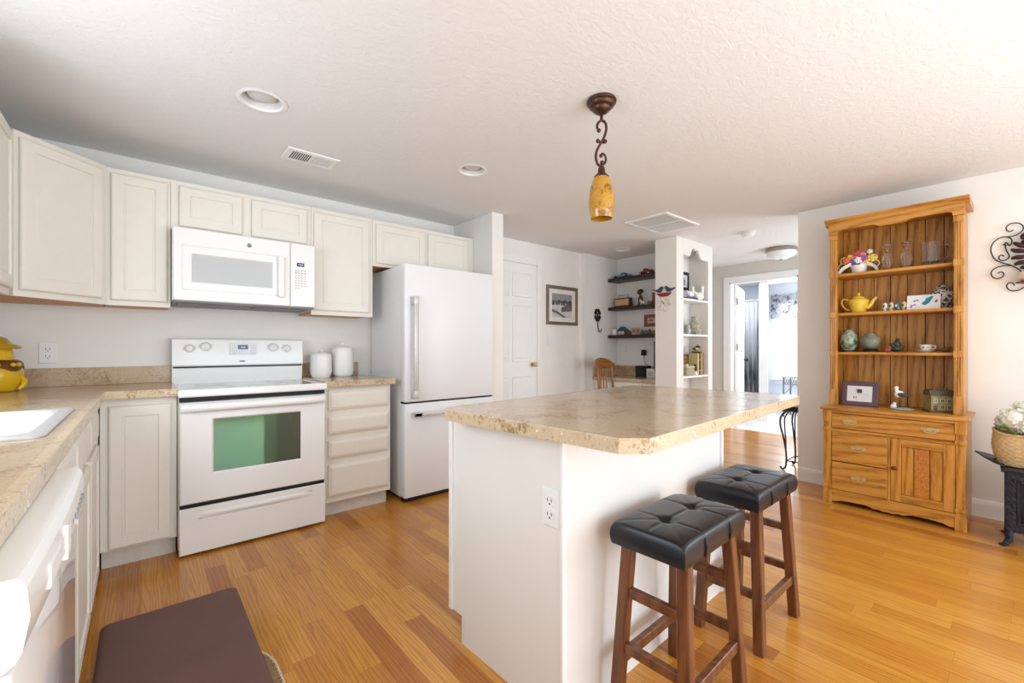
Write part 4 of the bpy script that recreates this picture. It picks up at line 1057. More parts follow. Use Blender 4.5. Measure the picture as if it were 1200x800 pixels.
ecol = [((228, 220, 200), (60, 90, 60)), ((214, 200, 170), (120, 70, 40)), ((60, 120, 130), (220, 210, 190)), ((210, 190, 150), (70, 70, 60))]
elab = ['cream egg ornament nearest the teapot', 'tan and brown egg ornament, second from the teapot', 'teal egg ornament, third from the teapot', 'tan egg ornament beside the bird card']
for k, y in enumerate((.660, .625, .592, .556)):
    t = thing('egg_ornament', elab[k], 'ornament', (4.12, y, SH[2]), 0, 'egg ornaments on the hutch')
    m = MB().lathe([(0, 0), (.013, 0), (.011, .008), (.016, .02), (.0175, .034), (.014, .052), (.007, .063), (0, .066)], n=16)
    obj('egg', m, flat('egg_%d' % k, ecol[k][0], .25, var=.25, nscale=60), t, world=False, smooth=60)
    obj('painted_spot', MB().ball((-.013, .004, .036), (.005, .009, .012), n=8, m=6).ball((-.010, -.008, .020), (.005, .006, .007), n=8, m=6), flat('egg_spot_%d' % k, ecol[k][1], .3), t, world=False, smooth=80)
# card with blue bird
t = thing('bird_card', 'white framed print of a blue bird leaning on the middle hutch shelf', 'picture', (4.10, .455, SH[2]))
R = Matrix.Translation((4.10, .455, SH[2] + .001)) @ Matrix.Rotation(math.radians(14), 4, 'Y')
R = R @ Matrix(((0, -1, 0, 0), (-1, 0, 0, 0), (0, 0, 1, 0), (0, 0, 0, 1)))
obj('panel', MB(R).box(-.085, .085, -.024, 0, 0, .105, .001), flat('card_white', (240, 240, 240), .5), t)
m = MB(R)
m.prism([(-.005, .034), (.012, .03), (.03, .045), (.042, .07), (.050, .088), (.040, .094), (.028, .085), (.012, .066), (-.008, .044)], 0, .0012, 'y')
m.prism([(.012, .066), (.028, .085), (.008, .074)], 0, .0012, 'y')
obj('printed_bird', m, flat('teal_ink', (40, 140, 160), .6, var=.2, nscale=90), t)
m = MB(R)
for x, z in ((-.06, .03), (-.045, .034), (-.03, .066), (-.045, .062), (.062, .05), (-.062, .018), (.066, .06)): m.prism([(x - .009, z), (x, z + .007), (x + .010, z + .001), (x, z - .005)], 0, .001, 'y')
obj('printed_leaves', m, flat('slate_ink', (110, 116, 140), .6, var=.3, nscale=90), t)
t = thing('ginger_jar', 'white and black painted ginger jar behind the bird card', 'jar', (4.215, .368, SH[2]))
gm, nt, bs = newmat('painted_porcelain'); v = coords(nt); nt.links.new(ramp(nt, noise(nt, v, 42, 2, .5, 1), [(.50, srgb(226, 222, 214)), (.56, srgb(70, 74, 66))]), bs.inputs['Base Color']); bs.inputs['Roughness'].default_value = .2
obj('jar', MB().lathe([(0, 0), (.034, 0), (.046, .02), (.062, .08), (.060, .115), (.044, .138), (.028, .144), (0, .144)], n=28), gm, t, world=False, smooth=60)
obj('lid', MB().lathe([(.032, .144), (.034, .156), (.026, .166), (0, .170)], n=24), gm, t, world=False, smooth=60)
# third shelf
gm, nt, bs = newmat('green_landscape_glaze'); v = coords(nt)
nt.links.new(ramp(nt, noise(nt, v, 16, 3, .6, .6), [(.36, srgb(60, 84, 64)), (.48, srgb(134, 152, 132)), (.56, srgb(176, 184, 172)), (.66, srgb(96, 132, 50))]), bs.inputs['Base Color']); bs.inputs['Roughness'].default_value = .15
t = thing('vase', 'green glazed round vase at left end of the lowest hutch shelf', 'vase', (4.13, .875, SH[3]))
obj('foot', MB().lathe([(0, 0), (.036, 0), (.034, .012), (0, .012)], n=24), flat('dark_foot', (40, 36, 34), .4), t, world=False)
obj('body', MB().lathe([(0, .012), (.034, .012), (.050, .045), (.057, .085), (.050, .125), (.034, .148), (.028, .158), (.034, .168), (.030, .168), (.022, .155), (0, .15)], n=28), gm, t, world=False, smooth=60)
t = thing('vase', 'squat grey pottery vase on a dark wooden stand, lowest hutch shelf', 'vase', (4.13, .745, SH[3]))
obj('stand', MB().lathe([(0, 0), (.052, 0), (.050, .008), (.040, .012), (.044, .022), (0, .022)], n=24), flat('ebony', (34, 26, 24), .35), t, world=False, smooth=40)
obj('body', MB().lathe([(0, .022), (.030, .022), (.050, .045), (.060, .080), (.052, .110), (.036, .124), (.033, .132), (.036, .136), (.030, .134), (0, .12)], n=28), flat('grey_green_glaze', (128, 130, 116), .3, var=.3, nscale=22), t, world=False, smooth=60)
t = thing('figurine', 'dark carved figurine group with red flower on the lowest hutch shelf', 'figurine', (4.13, .605, SH[3]))
obj('rocks', MB().ball((0, -.006, .024), (.026, .034, .024), n=12).ball((0, -.010, .058), (.020, .022, .026), n=12).ball((-.005, .012, .048), (.014, .016, .018), n=10).ball((0, -.030, .034), (.012, .014, .020), n=10).ball((0, -.014, .088), (.011, .012, .012), n=10), flat('dark_carving', (58, 62, 54), .35, var=.4, nscale=50), t, world=False, smooth=80)
obj('red_flower', MB().ball((-.012, .042, .016), (.016, .024, .016), n=12).ball((-.012, .030, .034), (.010, .012, .010), n=10), flat('rust_red', (160, 84, 62), .4, var=.35, nscale=60), t, world=False, smooth=80, label='rust red flower')
t = thing('saucer', 'white saucer under the teacup on the lowest hutch shelf', 'saucer', (4.12, .443, SH[3])); 
obj('dish', MB().lathe([(0, 0), (.026, 0), (.030, .004), (.050, .012), (.052, .014), (.048, .014), (.028, .008), (0, .006)], n=32), M_PORC, t, world=False, smooth=50)
obj('gilt_rim', MB().tube([(.0515 * math.cos(2 * PI * k / 32), .0515 * math.sin(2 * PI * k / 32), .0142) for k in range(32)], .0009, 4, True), M_BRASS, t, world=False)
t = thing('teacup', 'small white flowered teacup on a saucer, lowest hutch shelf', 'cup', (4.12, .443, SH[3] + .0065))
obj('cup', MB().lathe([(0, 0), (.016, 0), (.018, .004), (.028, .020), (.034, .046), (.032, .046), (.026, .02), (0, .008)], n=28), M_PORC, t, world=False, smooth=50)
obj('handle', MB().tube(catmull([(0, -.031, .038), (0, -.046, .038), (0, -.047, .024), (0, -.028, .016)]), .0032, 6), M_PORC, t, world=False, smooth=60)
obj('flower_pattern', MB().ball((-.028, .008, .028), (.003, .006, .006), n=8, m=5).ball((-.027, -.012, .030), (.003, .005, .005), n=8, m=5), flat('leaf_green', (96, 130, 60), .5), t, world=False)
t = thing('bird_figurine', 'small brown bird figurine at right end of the lowest hutch shelf', 'figurine', (4.14, .345, SH[3]))
M_BB = flat('brown_bird', (120, 82, 44), .5, var=.25, nscale=60)
obj('body', MB().ball((0, .004, .018), (.016, .026, .015), n=14).ball((0, -.014, .032), (.010, .012, .011), n=12).tube([(0, .022, .018), (0, .044, .014)], .008, 8, r1=.003), M_BB, t, world=False, smooth=80)
obj('beak', MB().tube([(0, -.024, .032), (0, -.034, .030)], .003, 6, r1=.0008), M_BLACK, t, world=False)
# on the base top
t = thing('photo_frame', 'plum-coloured photo frame standing on the hutch base', 'picture frame', (4.07, .797, SH[0]))
R = Matrix.Translation((4.06, .80, SH[0] + .001)) @ Matrix.Rotation(math.radians(12), 4, 'Y') @ Matrix(((0, -1, 0, 0), (-1, 0, 0, 0), (0, 0, 1, 0), (0, 0, 0, 1)))
m = MB(R); m.rings(-.108, .108, 0, .182, [(0, -.016), (0, -.002), (.004, .001), (.030, .001), (.033, -.003)], cap=False); obj('frame', m, flat('plum_frame', (92, 66, 78), .4, var=.06), t)
obj('photo', MB(R).box(-.077, .077, -.008, -.0035, .031, .151), flat('photo_paper', (224, 222, 224), .4, var=.05, nscale=18), t)
obj('snow_figures', MB(R).prism([(-.035, .055), (-.030, .055), (-.030, .072), (-.035, .072)], -.0036, -.003, 'y').prism([(-.022, .055), (-.017, .055), (-.018, .070), (-.022, .070)], -.0036, -.003, 'y').prism([(-.012, .085), (.05, .088), (.05, .089), (-.012, .0865)], -.0036, -.003, 'y'), flat('dark_ink', (70, 70, 76), .6), t)
obj('easel_strut', MB().beam((4.096, .80, .707 + .0), (4.082, .80, .83), .03, .004), flat('plum_frame', (92, 66, 78), .4), t)
t = thing('gull_figurine', 'white and grey seagull figurine on a sea-green base', 'figurine', (4.04, .565, SH[0]))
obj('base', MB().ball((0, -.008, .006), (.038, .066, .011), n=18).ball((-.008, -.03, .008), (.016, .022, .008), n=10), flat('sea_green_resin', (150, 176, 164), .3, var=.3, nscale=60), t, world=False, smooth=80, label='sea-green base')
obj('body', MB().ball((0, .006, .108), (.018, .028, .024), n=16, M=Matrix.Rotation(math.radians(-25), 4, 'X')).tube(catmull([(0, .012, .118), (0, .020, .135), (0, .020, .150)]), .013, 10, r1=.010).ball((0, .020, .152), (.011, .013, .011), n=12), M_PORC, t, world=False, smooth=80)
obj('wing', MB().ball((-.010, -.012, .104), (.014, .030, .016), n=12, M=Matrix.Rotation(math.radians(12), 4, 'X')).tube([(0, -.030, .100), (0, -.062, .104)], .010, 8, r1=.003), flat('gull_grey', (66, 66, 70), .4, var=.2), t, world=False, smooth=80, label='dark grey wing and tail')
obj('beak', MB().tube([(0, .030, .150), (0, .045, .146)], .004, 6, r1=.001), flat('beak_yellow', (220, 170, 60), .4), t, world=False)
obj('leg', MB().tube([(0, .004, .086), (0, .0, .05), (0, .002, .012)], .0035, 6), flat('dark_foot', (40, 36, 34), .4), t, world=False)
obj('shell', MB().ball((-.006, .036, .022), (.016, .018, .016), n=12).ball((-.012, .030, .040), (.010, .012, .010), n=10), M_PORC, t, world=False, smooth=80)
t = thing('house_lantern', 'small painted house-shaped lantern on the hutch base', 'lantern', (4.10, .378, SH[0]), math.radians(28))
M_HS = flat('stone_house_paint', (150, 140, 90), .5, var=.2, nscale=40)
obj('plinth', MB().box(-.055, .055, -.07, .07, 0, .012, .003), flat('red_brown_plinth', (124, 70, 44), .5), t, world=False)
obj('walls', MB().box(-.045, .045, -.058, .058, .012, .112, .002), M_HS, t, world=False)
obj('roof', MB().prism([(-.052, .112), (.052, .112), (.035, .146), (-.035, .146)], -.064, .064, 'y').box(-.03, .03, -.05, .05, .146, .150), flat('slate_roof', (92, 88, 72), .5, var=.2, nscale=50), t, world=False)
for y in (-.028, .028): obj('chimney', MB().cyl((-.015, y, .146), .012, .016, 'z', 12).cyl((-.015, y, .160), .009, .006, 'z', 12), flat('brick_red', (140, 84, 60), .5), t, world=False)
for i, y in enumerate((-.036, 0, .036)):
    for z in (.036, .078):
        if i == 2 and z < .05: continue
        w = obj('window', MB().box(-.0475, -.0445, y - .011, y + .011, z - .013, z + .015, .0), flat('cream_sash', (220, 214, 180), .4), t, world=False)
        obj('panes', MB().box(-.0482, -.0474, y - .008, y - .001, z - .010, z + .012).box(-.0482, -.0474, y + .001, y + .008, z - .010, z + .012), flat('dark_pane', (70, 76, 60), .2), w, world=False)
obj('door', MB().prism([(.026, .012), (.046, .012), (.046, .038), (.041, .046), (.031, .046), (.026, .038)], -.0475, -.0445, 'x'), flat('brown_door', (96, 62, 40), .5), t, world=False)

# ------------------------------------------------------------------ iron scroll sconce on the right wall
def onx(u, v, x):
    s, c = math.sin(YAW), math.cos(YAW); a = (u - 600) / FPX; dx = s + c * a; dy = c - s * a; k = x / dx
    return Vector((x, dy * k, HCAM - (v - CYP) / FPX * k))
YC = -.045
t = thing('wall_sconce', 'black iron scroll wall sconce with ivory cup, at right photo edge', 'wall decoration', (4.30, YC, 1.7))
def sp(P, x=4.300): return [onx(1130 + a / 6.67, 240 + b / 6.67, x) for a, b in P]
def mir(P): return [Vector((p.x, 2 * YC - p.y, p.z)) for p in P]
curves = [([(330, 322), (318, 305), (330, 295), (352, 318), (370, 300), (370, 272), (350, 256), (315, 251), (270, 262), (228, 295), (208, 340), (215, 385), (240, 425), (280, 447), (330, 462), (370, 474), (420, 500), (470, 540)], .0036),
 ([(300, 312), (316, 312), (322, 335), (332, 362), (348, 390), (345, 415), (320, 432), (290, 435), (270, 418), (277, 398), (297, 393), (310, 403)], .0036),
 ([(315, 251), (370, 246), (420, 228), (455, 200), (462, 172), (440, 148), (400, 141), (355, 150), (328, 175), (335, 202), (360, 208), (385, 195)], .0034),
 ([(370, 475), (310, 475), (260, 487), (222, 510), (210, 537), (225, 565), (262, 576), (300, 560), (308, 537), (290, 524), (262, 532)], .0034),
 ([(500, 640), (460, 648), (430, 665), (380, 672), (342, 657), (331, 630), (350, 609), (380, 612), (392, 630)], .0036)]
for P, r in curves:
    c3 = catmull(sp(P), 6)
    obj('scroll', MB().tube(c3, r, 7), M_IRON, t, smooth=70); obj('scroll', MB().tube(mir(c3), r, 7), M_IRON, t, smooth=70)
M_LEAF = flat('dark_bronze_leaf', (66, 44, 40), .4, metal=.4, var=.4, nscale=50)
for P in ([(500, 330), (450, 318), (415, 306), (382, 293)], [(500, 365), (440, 360), (400, 358), (362, 345)], [(500, 400), (440, 408), (400, 410), (364, 425)], [(500, 440), (460, 448), (420, 455), (390, 472)], [(500, 210), (470, 235), (455, 255), (440, 265)], [(500, 260), (480, 280), (465, 288), (448, 300)], [(500, 480), (470, 488), (455, 492), (448, 500)]):
    c3 = catmull(sp(P, 4.290), 4); k = len(c3)
    rr2 = [.004 + .011 * math.sin(PI * (.12 + .85 * i / (k - 1))) for i in range(k)]; rr2[-1] = .001
    obj('leaf', MB().tube(c3, rr2, 8), M_LEAF, t, smooth=70); obj('leaf', MB().tube(mir(c3), rr2, 8), M_LEAF, t, smooth=70)
zc = onx(1196, 330, 4.25).z
obj('cup_plate', MB().lathe([(0, 0), (.085, .002), (.088, .008), (.06, .010), (0, .010)], (4.245, YC, zc - .012), 28), M_LEAF, t, smooth=60)
obj('candle_cup', MB().lathe([(0, 0), (.06, .002), (.078, .02), (.076, .045), (.055, .07), (.04, .075), (0, .07)], (4.245, YC, zc), 28), flat('ivory_frosted_cup', (226, 218, 204), .4), t, smooth=60)
obj('center_stem', MB().tube([(4.30, YC, zc - .02), (4.30, YC, zc + .42)], .006, 8), M_IRON, t)
obj('cup_arm', MB().tube([(4.315, YC, zc - .005), (4.245, YC, zc - .014)], .006, 8), M_IRON, t)

# ------------------------------------------------------------------ little black iron stove, basket, flowers
t = thing('iron_stove', 'small black cast-iron parlour stove right of the hutch', 'stove', (3.96, -.12, 0))
gm, nt, bs = newmat('embossed_cast_iron'); v = coords(nt)
bs.inputs['Base Color'].default_value = srgb(36, 44, 56); bs.inputs['Roughness'].default_value = .42; bs.inputs['Metallic'].default_value = .3
vo = N(nt, 'ShaderNodeTexVoronoi'); vo.inputs['Scale'].default_value = 60; nt.links.new(v, vo.inputs['Vector']); bump(nt, bs, vo.outputs['Distance'], .6, .006)
M_CI = gm; M_CIP = flat('smooth_cast_iron', (40, 44, 50), .4, metal=.3, var=.1)
FS = FR(3.79, .078, 0, '-x')
sf = lambda: MB(FS)
obj('body', sf().box(.012, .388, -.29, -.014, .085, .415, .004), M_CIP, t)
m = sf(); m.rings(0, .40, .085, .425, [(0, -.02), (0, 0), (.006, .006), (.046, .006), (.050, .010), (.056, .010), (.060, .004), (.060, -.012)], cap=False, back=False); obj('front_frame', m, M_CI, t, label='embossed front frame')
m = sf()
for k in range(5):
    cx, cz = .05 + k * .075, .385
    m.tube([(cx + .016 * a * math.cos(a * 4.2), .009, cz + .016 * a * math.sin(a * 4.2)) for a in [i / 14 for i in range(1, 15)]], .004, 6)
    m.ball((cx + .034, .008, cz), (.010, .006, .008), n=8, m=6)
for k in range(5):
    for cx in (.024, .376): m.tube([(cx + .012 * math.cos(a), .008, .13 + k * .055 + .012 * math.sin(a) + a * .003) for a in [i * .5 for i in range(10)]], .0032, 6)
obj('scroll_relief', m, M_CIP, t, smooth=70)
obj('firebox_back', sf().box(.06, .34, -.012, -.008, .145, .365), flat('firebox_blue_black', (24, 30, 40), .5, var=.2), t)  # plain blue-black back of the stove opening
m = sf()
for k in range(9): m.box(.07 + k * .030, .078 + k * .030, -.004, .004, .145, .20, .001)
obj('grate', m, M_CIP, t)
for u, w in ((.02, -.01), (.38, -.01), (.02, -.28), (.38, -.28)):
    sg = -1 if u < .2 else 1
    m = sf(); P = [(u, w, .10), (u + sg * .004, w + .004, .07), (u + sg * .002, w + .004, .045), (u + sg * .012, w + .012, .018), (u + sg * .022, w + .020, .006)]
    m.tube(catmull(P, 5), .022, 10, r1=.011); m.ball((u + sg * .022, w + .020, .008), (.022, .020, .008), n=12, m=6)
    obj('leg', m, M_CI, t, smooth=60)
obj('top_plate', sf().prism([(-.012, -.30), (-.02, -.16), (-.012, .012), (.10, .022), (.20, .026), (.30, .022), (.412, .012), (.42, -.16), (.412, -.30)], .422, .438, 'z', bev=.003), M_CIP, t)
for sg in (0, 1):
    P = [(.0, -.255), (-.04, -.285), (-.085, -.23), (-.125, -.165), (-.085, -.09), (-.035, -.045), (.0, -.06)]
    m = sf(); A = []; Bq = []
    for u, w in P:
        z = .440 + max(0, -u) * .42
        uu = u if sg == 0 else .40 - u
        A.append(m.v((uu, w, z))); Bq.append(m.v((uu, w, z + .008)))
    m.f(A); m.f(Bq)
    for k in range(len(P)): m.f([A[k], A[(k + 1) % len(P)], Bq[(k + 1) % len(P)], Bq[k]])
    obj('side_wing', m, M_CIP, t)
t = thing('wicker_basket', 'tan woven wicker basket on top of the small iron stove', 'basket', (3.955, .005, .440))
m = MB(); nk, nr = 120, 30
def se(a, rx, ry, p=3.2):
    c, s = math.cos(a), math.sin(a); return rx * math.copysign(abs(c) ** (2 / p), c), ry * math.copysign(abs(s) ** (2 / p), s)
prev = None
for j in range(nr + 1):
    u = j / nr; z = .180 * u + .004; fl_ = .86 + .22 * math.sin(PI * .5 * min(1, u * 1.6)) - .14 * max(0, u - .6) ** 1 
    ring = []
    for k in range(nk):
        a = 2 * PI * k / nk; x, y = se(a, .100 * fl_, .118 * fl_)
        d = 1 + .035 * math.sin(a * 20 + (PI if (j // 2) % 2 else 0)) * (1 if j % 2 else .3)
        dip = .022 * (abs(math.sin(a)) ** 3) * u
        ring.append(m.v((x * d, y * d, z + dip)))
    if prev:
        for k in range(nk): m.f([prev[k], prev[(k + 1) % nk], ring[(k + 1) % nk], ring[k]])
    else: m.f(ring[::-1])
    prev = ring
m.f([m.v(v.co * 1 - Vector((0, 0, .05))) for v in [] ] ) if False else None
lastring = [v.co.copy() for v in prev]
inner = [m.v((c.x * .90, c.y * .90, c.z - .03)) for c in lastring]
for k in range(nk): m.f([prev[k], prev[(k + 1) % nk], inner[(k + 1) % nk], inner[k]])
m.f(inner)
M_WICK = flat('tan_wicker', (206, 174, 126), .65, var=.18, nscale=70)
obj('weave', m, M_WICK, t, world=False, smooth=70)
m = MB().tube([c + Vector((0, 0, .004)) for c in lastring], .006, 6, True); obj('rim', m, M_WICK, t, world=False, smooth=70)
t = thing('hydrangea', 'bunch of white hydrangea blossoms in the wicker basket', 'flowers', (3.955, -.005, .60))
rnd = random.Random(3)
M_PET = flat('white_petal', (238, 238, 226), .6, var=.05, nscale=80)
for hx, hy, hz, hr in ((-.045, .045, .115, .072), (-.05, -.055, .135, .078), (.04, .0, .150, .075), (.05, .075, .09, .055), (.04, -.09, .09, .065), (-.075, -.005, .085, .050)):
    m = MB()
    for i in range(70):
        a, b = rnd.uniform(0, 2 * PI), math.acos(rnd.uniform(-.75, 1)); d = Vector((math.sin(b) * math.cos(a), math.sin(b) * math.sin(a), math.cos(b)))
        c = Vector((hx, hy, hz)) + d * hr * rnd.uniform(.88, 1.05); e1 = d.orthogonal().normalized(); e2 = d.cross(e1); ph = rnd.uniform(0, PI)
        for k in range(4):
            g = ph + k * PI / 2; o1 = e1 * math.cos(g) + e2 * math.sin(g); o2 = -e1 * math.sin(g) + e2 * math.cos(g); s = .014
            m.f([m.v(c), m.v(c + o1 * s * .6 + o2 * s * .5 + d * .002), m.v(c + o1 * s * 1.1 + d * .004), m.v(c + o1 * s * .6 - o2 * s * .5 + d * .002)])
    m.ball((hx, hy, hz), hr * .86, n=12, m=8)
    obj('flower_head', m, M_PET, t, world=False)
M_GRN = flat('leaf_green_fresh', (92, 150, 62), .5, var=.2, nscale=40)
for P, wdt in (([(-.05, .02, .03), (-.085, .035, .055), (-.115, .045, .045)], .026), ([(-.06, .06, .05), (-.08, .085, .075), (-.085, .115, .07)], .024), ([(-.06, -.02, .02), (-.10, -.025, .04), (-.128, -.02, .02)], .024)):
    m = MB(); a, b, c = map(Vector, P); sd = (c - a).cross(Vector((0, 0, 1))).normalized() * wdt
    q = [m.v(a), m.v(b + sd), m.v(c), m.v(b - sd)]; q2 = [m.v(a - Vector((0, 0, .002))), m.v(b + sd - Vector((0, 0, .002))), m.v(c - Vector((0, 0, .002))), m.v(b - sd - Vector((0, 0, .002)))]
    m.f(q); m.f(q2[::-1])
    for k in range(4): m.f([q[k], q[(k + 1) % 4], q2[(k + 1) % 4], q2[k]])
    obj('leaf', m, M_GRN, t, world=False)
m = MB()
for hx, hy in ((-.02, .02), (-.02, -.03), (.02, 0), (.02, .03), (.02, -.04), (-.03, 0)): m.tube([(hx * .6, hy * .6, -.006), (hx, hy, .09)], .004, 6)
obj('stems', m, M_GRN, t, world=False)

# ------------------------------------------------------------------ back wall beyond the stub
def ony(u, v, y):
    s, c = math.sin(YAW), math.cos(YAW); a = (u - 600) / FPX; dx = s + c * a; dy = c - s * a; k = y / dy
    return Vector((dx * k, y, HCAM - (v - CYP) / FPX * k))
t = thing('framed_picture', 'framed print of a snowy riverside village on the pantry wall', 'picture', (3.80, YB, 1.64))
F = FR(3.80, YB, 1.637, '-y')
PW, PH = .262, .228
m = MB(F); m.rings(-PW, PW, -PH, PH, [(0, 0), (0, .022), (.006, .026), (.030, .020), (.038, .010)], cap=False); obj('frame', m, flat('taupe_bronze_frame', (128, 114, 100), .4, metal=.3, var=.1, nscale=30), t)
m = MB(F); m.rings(-PW + .036, PW - .036, -PH + .036, PH - .036, [(0, .002), (0, .008), (.052, .009), (.054, .006)], cap=False); obj('mat_board', m, flat('cream_mat', (232, 228, 220), .7), t)
a, b = PW - .088, PH - .088
def poly(P, w, mat, name, par): return obj(name, MB(F).prism(P, .003, w, 'y'), mat, par)
art = obj('artwork', MB(F).box(-a, a, .002, .0045, -b, b), flat('winter_sky', (150, 152, 156), .6, var=.15, nscale=10), t)
poly([(-a, -b), (a, -b), (a, -.01), (.05, .0), (-.06, .012), (-a, .0)], .0050, flat('snow_paint', (206, 204, 204), .7, var=.1, nscale=20), 'snow_field', art)
poly([(-a, .0), (-.06, .012), (.05, .0), (a, -.01), (a, .055), (.14, .07), (.10, .05), (.05, .075), (.0, .05), (-.05, .07), (-.10, .045), (-.14, .06), (-a, .045)], .0054, flat('dark_treeline', (84, 84, 86), .7, var=.35, nscale=40), 'tree_line', art)
poly([(-a, -.045), (-.10, -.06), (.02, -.11), (.08, -b), (.02, -b), (-.06, -.105), (-a, -.075)], .0056, flat('grey_brook', (110, 106, 104), .7, var=.25, nscale=40), 'river', art)
poly([(-.02, -.075), (a, -.055), (a, -.005), (.06, .0), (-.01, -.02)], .0058, flat('brown_bank', (112, 104, 98), .7, var=.4, nscale=45), 'river_bank', art)
for k in range(6):
    x = -.12 + k * .045
    poly([(x - .012, .005), (x + .012, .005), (x + .012, .026), (x, .040), (x - .012, .026)], .0060, flat('house_paint_%d' % (k % 2), ((176, 170, 166), (120, 110, 106))[k % 2], .7), 'painted_house', art)
t = thing('light_switch', 'white two-gang light switch beside the pantry door', 'switch', (3.61, YB, 1.225))
F = FR(3.612, YB, 1.226, '-y')
obj('cover_plate', MB(F).rings(-.058, .058, -.058, .058, [(0, 0.0005), (0, .003), (.003, .006)]), M_WHITE2, t)
for x in (-.023, .023):
    s = obj('rocker', MB(F).box(x - .016, x + .016, .005, .008, -.033, .033, .001), M_WHITE2, t)
    obj('toggle', MB(F).box(x - .012, x + .012, .0075, .0105, -.024, .002, .001), M_WHITE2, s)
# clover hook
t = thing('clover_hook', 'dark iron clover-shaped hook on the wall of the nook', 'hook', (4.36, 3.505, 1.56))
cx, czz = ony(700.5, 369, 3.5).x, ony(700.5, 369, 3.5).z
m = MB()
for k in range(4):
    a = PI / 4 + k * PI / 2
    for s2 in (-.33, .33): m.ball((cx + .046 * math.cos(a + s2), 3.502, czz + .062 * math.sin(a + s2)), (.024, .006, .026), n=14, m=8)
    m.tube([(cx, 3.503, czz), (cx + .04 * math.cos(a), 3.503, czz + .055 * math.sin(a))], .007, 6)
obj('clover', m, M_IRON, t, smooth=70)
m = MB().tube(catmull([(cx, 3.500, czz - .02), (cx, 3.498, czz - .13), (cx + .006, 3.488, czz - .20), (cx + .024, 3.474, czz - .215), (cx + .036, 3.470, czz - .185)]), .006, 8).ball((cx + .036, 3.470, czz - .183), .009, n=10, m=6)
obj('hook', m, M_IRON, t, smooth=60)

# ------------------------------------------------------------------ desk nook
XS = 4.615
for z, lab in ((2.030, 'topmost of three dark floating shelves, holding toy cars'), (1.662, 'middle dark floating shelf, holding the copper radio'), (1.303, 'lowest dark floating shelf, holding the mug and jars')):
    o = obj('floating_shelf', MB().box(XS, 4.819, 2.602, 3.509, z - .040, z, .003), M_DARKW, loc=(4.72, 3.05, z)); tag(o, lab, 'shelf', 'floating shelves in the nook')
Z1_, Z2_, Z3_ = 2.030, 1.662, 1.303
def wheel(m, x, y, z, r, w=.016): m.cyl((x - w / 2, y, z), r, w, 'x', 16)
t = thing('toy_car', 'pale blue toy convertible on the topmost nook shelf', 'toy car', (4.70, 3.345, Z1_))
m = MB().prism([(.125, .018), (.128, .030), (.06, .040), (.02, .043), (-.03, .043), (-.11, .042), (-.128, .036), (-.130, .018)], -.04, .04, 'x', bev=.006)
obj('body', m, flat('sky_blue_enamel', (92, 168, 210), .2, var=.05), t, world=False, smooth=40)
obj('cabin', MB().prism([(.015, .042), (.0, .064), (-.055, .066), (-.085, .043)], -.032, .032, 'x', bev=.004), flat('dark_blue_top', (48, 84, 116), .3), t, world=False, smooth=40)
for y in (.075, -.080):
    for x in (-.038, .038): obj('wheel', MB().cyl((x - .007, y, .018), .018, .014, 'x', 16), M_BLACK, t, world=False)
t = thing('toy_truck', 'dark red vintage toy truck on the topmost nook shelf', 'toy car', (4.70, 3.000, Z1_))
M_RED = flat('dark_red_enamel', (124, 36, 30), .25, var=.1)
obj('body', MB().prism([(.085, .020), (.088, .038), (.035, .044), (-.085, .044), (-.088, .020)], -.035, .035, 'x', bev=.005).box(-.034, .034, -.085, -.02, .044, .056), M_RED, t, world=False, smooth=40)
obj('cabin', MB().prism([(.03, .044), (.022, .075), (-.018, .076), (-.022, .044)], -.03, .03, 'x', bev=.005), M_RED, t, world=False, smooth=40)
for y in (.058, -.055):
    for x in (-.036, .036):
        w_ = obj('wheel', MB().cyl((x - .007, y, .019), .019, .014, 'x', 16), M_BLACK, t, world=False)
        obj('hub', MB().cyl((x - .009, y, .019), .009, .018, 'x', 12), M_PORC, w_, world=False)
t = thing('radio', 'copper-fronted box radio with wire handle on the middle nook shelf', 'radio', (4.70, 3.33, Z2_))
obj('case', MB().box(-.035, .035, -.12, .12, 0, .115, .014, 3), flat('brown_case', (88, 56, 40), .4, var=.1), t, world=False, smooth=40)
gm, nt, bs = newmat('hammered_copper'); v = coords(nt); nt.links.new(ramp(nt, noise(nt, v, 30, 3, .6, 1), [(.35, srgb(150, 96, 70)), (.5, srgb(226, 184, 150)), (.65, srgb(176, 118, 80))]), bs.inputs['Base Color']); bs.inputs['Roughness'].default_value = .35; bs.inputs['Metallic'].default_value = .4
obj('face', MB().box(-.038, -.034, -.102, .102, .016, .098, .002), gm, t, world=False, label='mottled copper face')
obj('handle', MB().tube(catmull([(0, .055, .113), (0, .075, .135), (0, .06, .155), (0, 0, .145), (0, -.06, .155), (0, -.075, .135), (0, -.055, .113)]), .003, 6), M_IRON, t, world=False)
t = thing('bust_figurine', 'tall dark brown carved figure on the middle nook shelf', 'figurine', (4.71, 3.085, Z2_))
M_CARV = flat('brown_carved_wood', (92, 58, 40), .45, var=.3, nscale=40)
obj('body', MB().lathe([(0, 0), (.034, 0), (.036, .012), (.026, .03), (.030, .07), (.026, .105), (.014, .125), (.011, .140)], n=16).ball((0, .012, .168), (.026, .032, .032), n=14).ball((-.006, .036, .158), (.010, .016, .008), n=8), M_CARV, t, world=False, smooth=70)
obj('hair', MB().ball((.004, -.004, .180), (.026, .034, .026), n=14), flat('darker_wood', (66, 38, 28), .5), t, world=False, smooth=70)
t = thing('dog_figurine', 'small white dog figurine in front of the carved figure', 'figurine', (4.66, 3.02, Z2_))
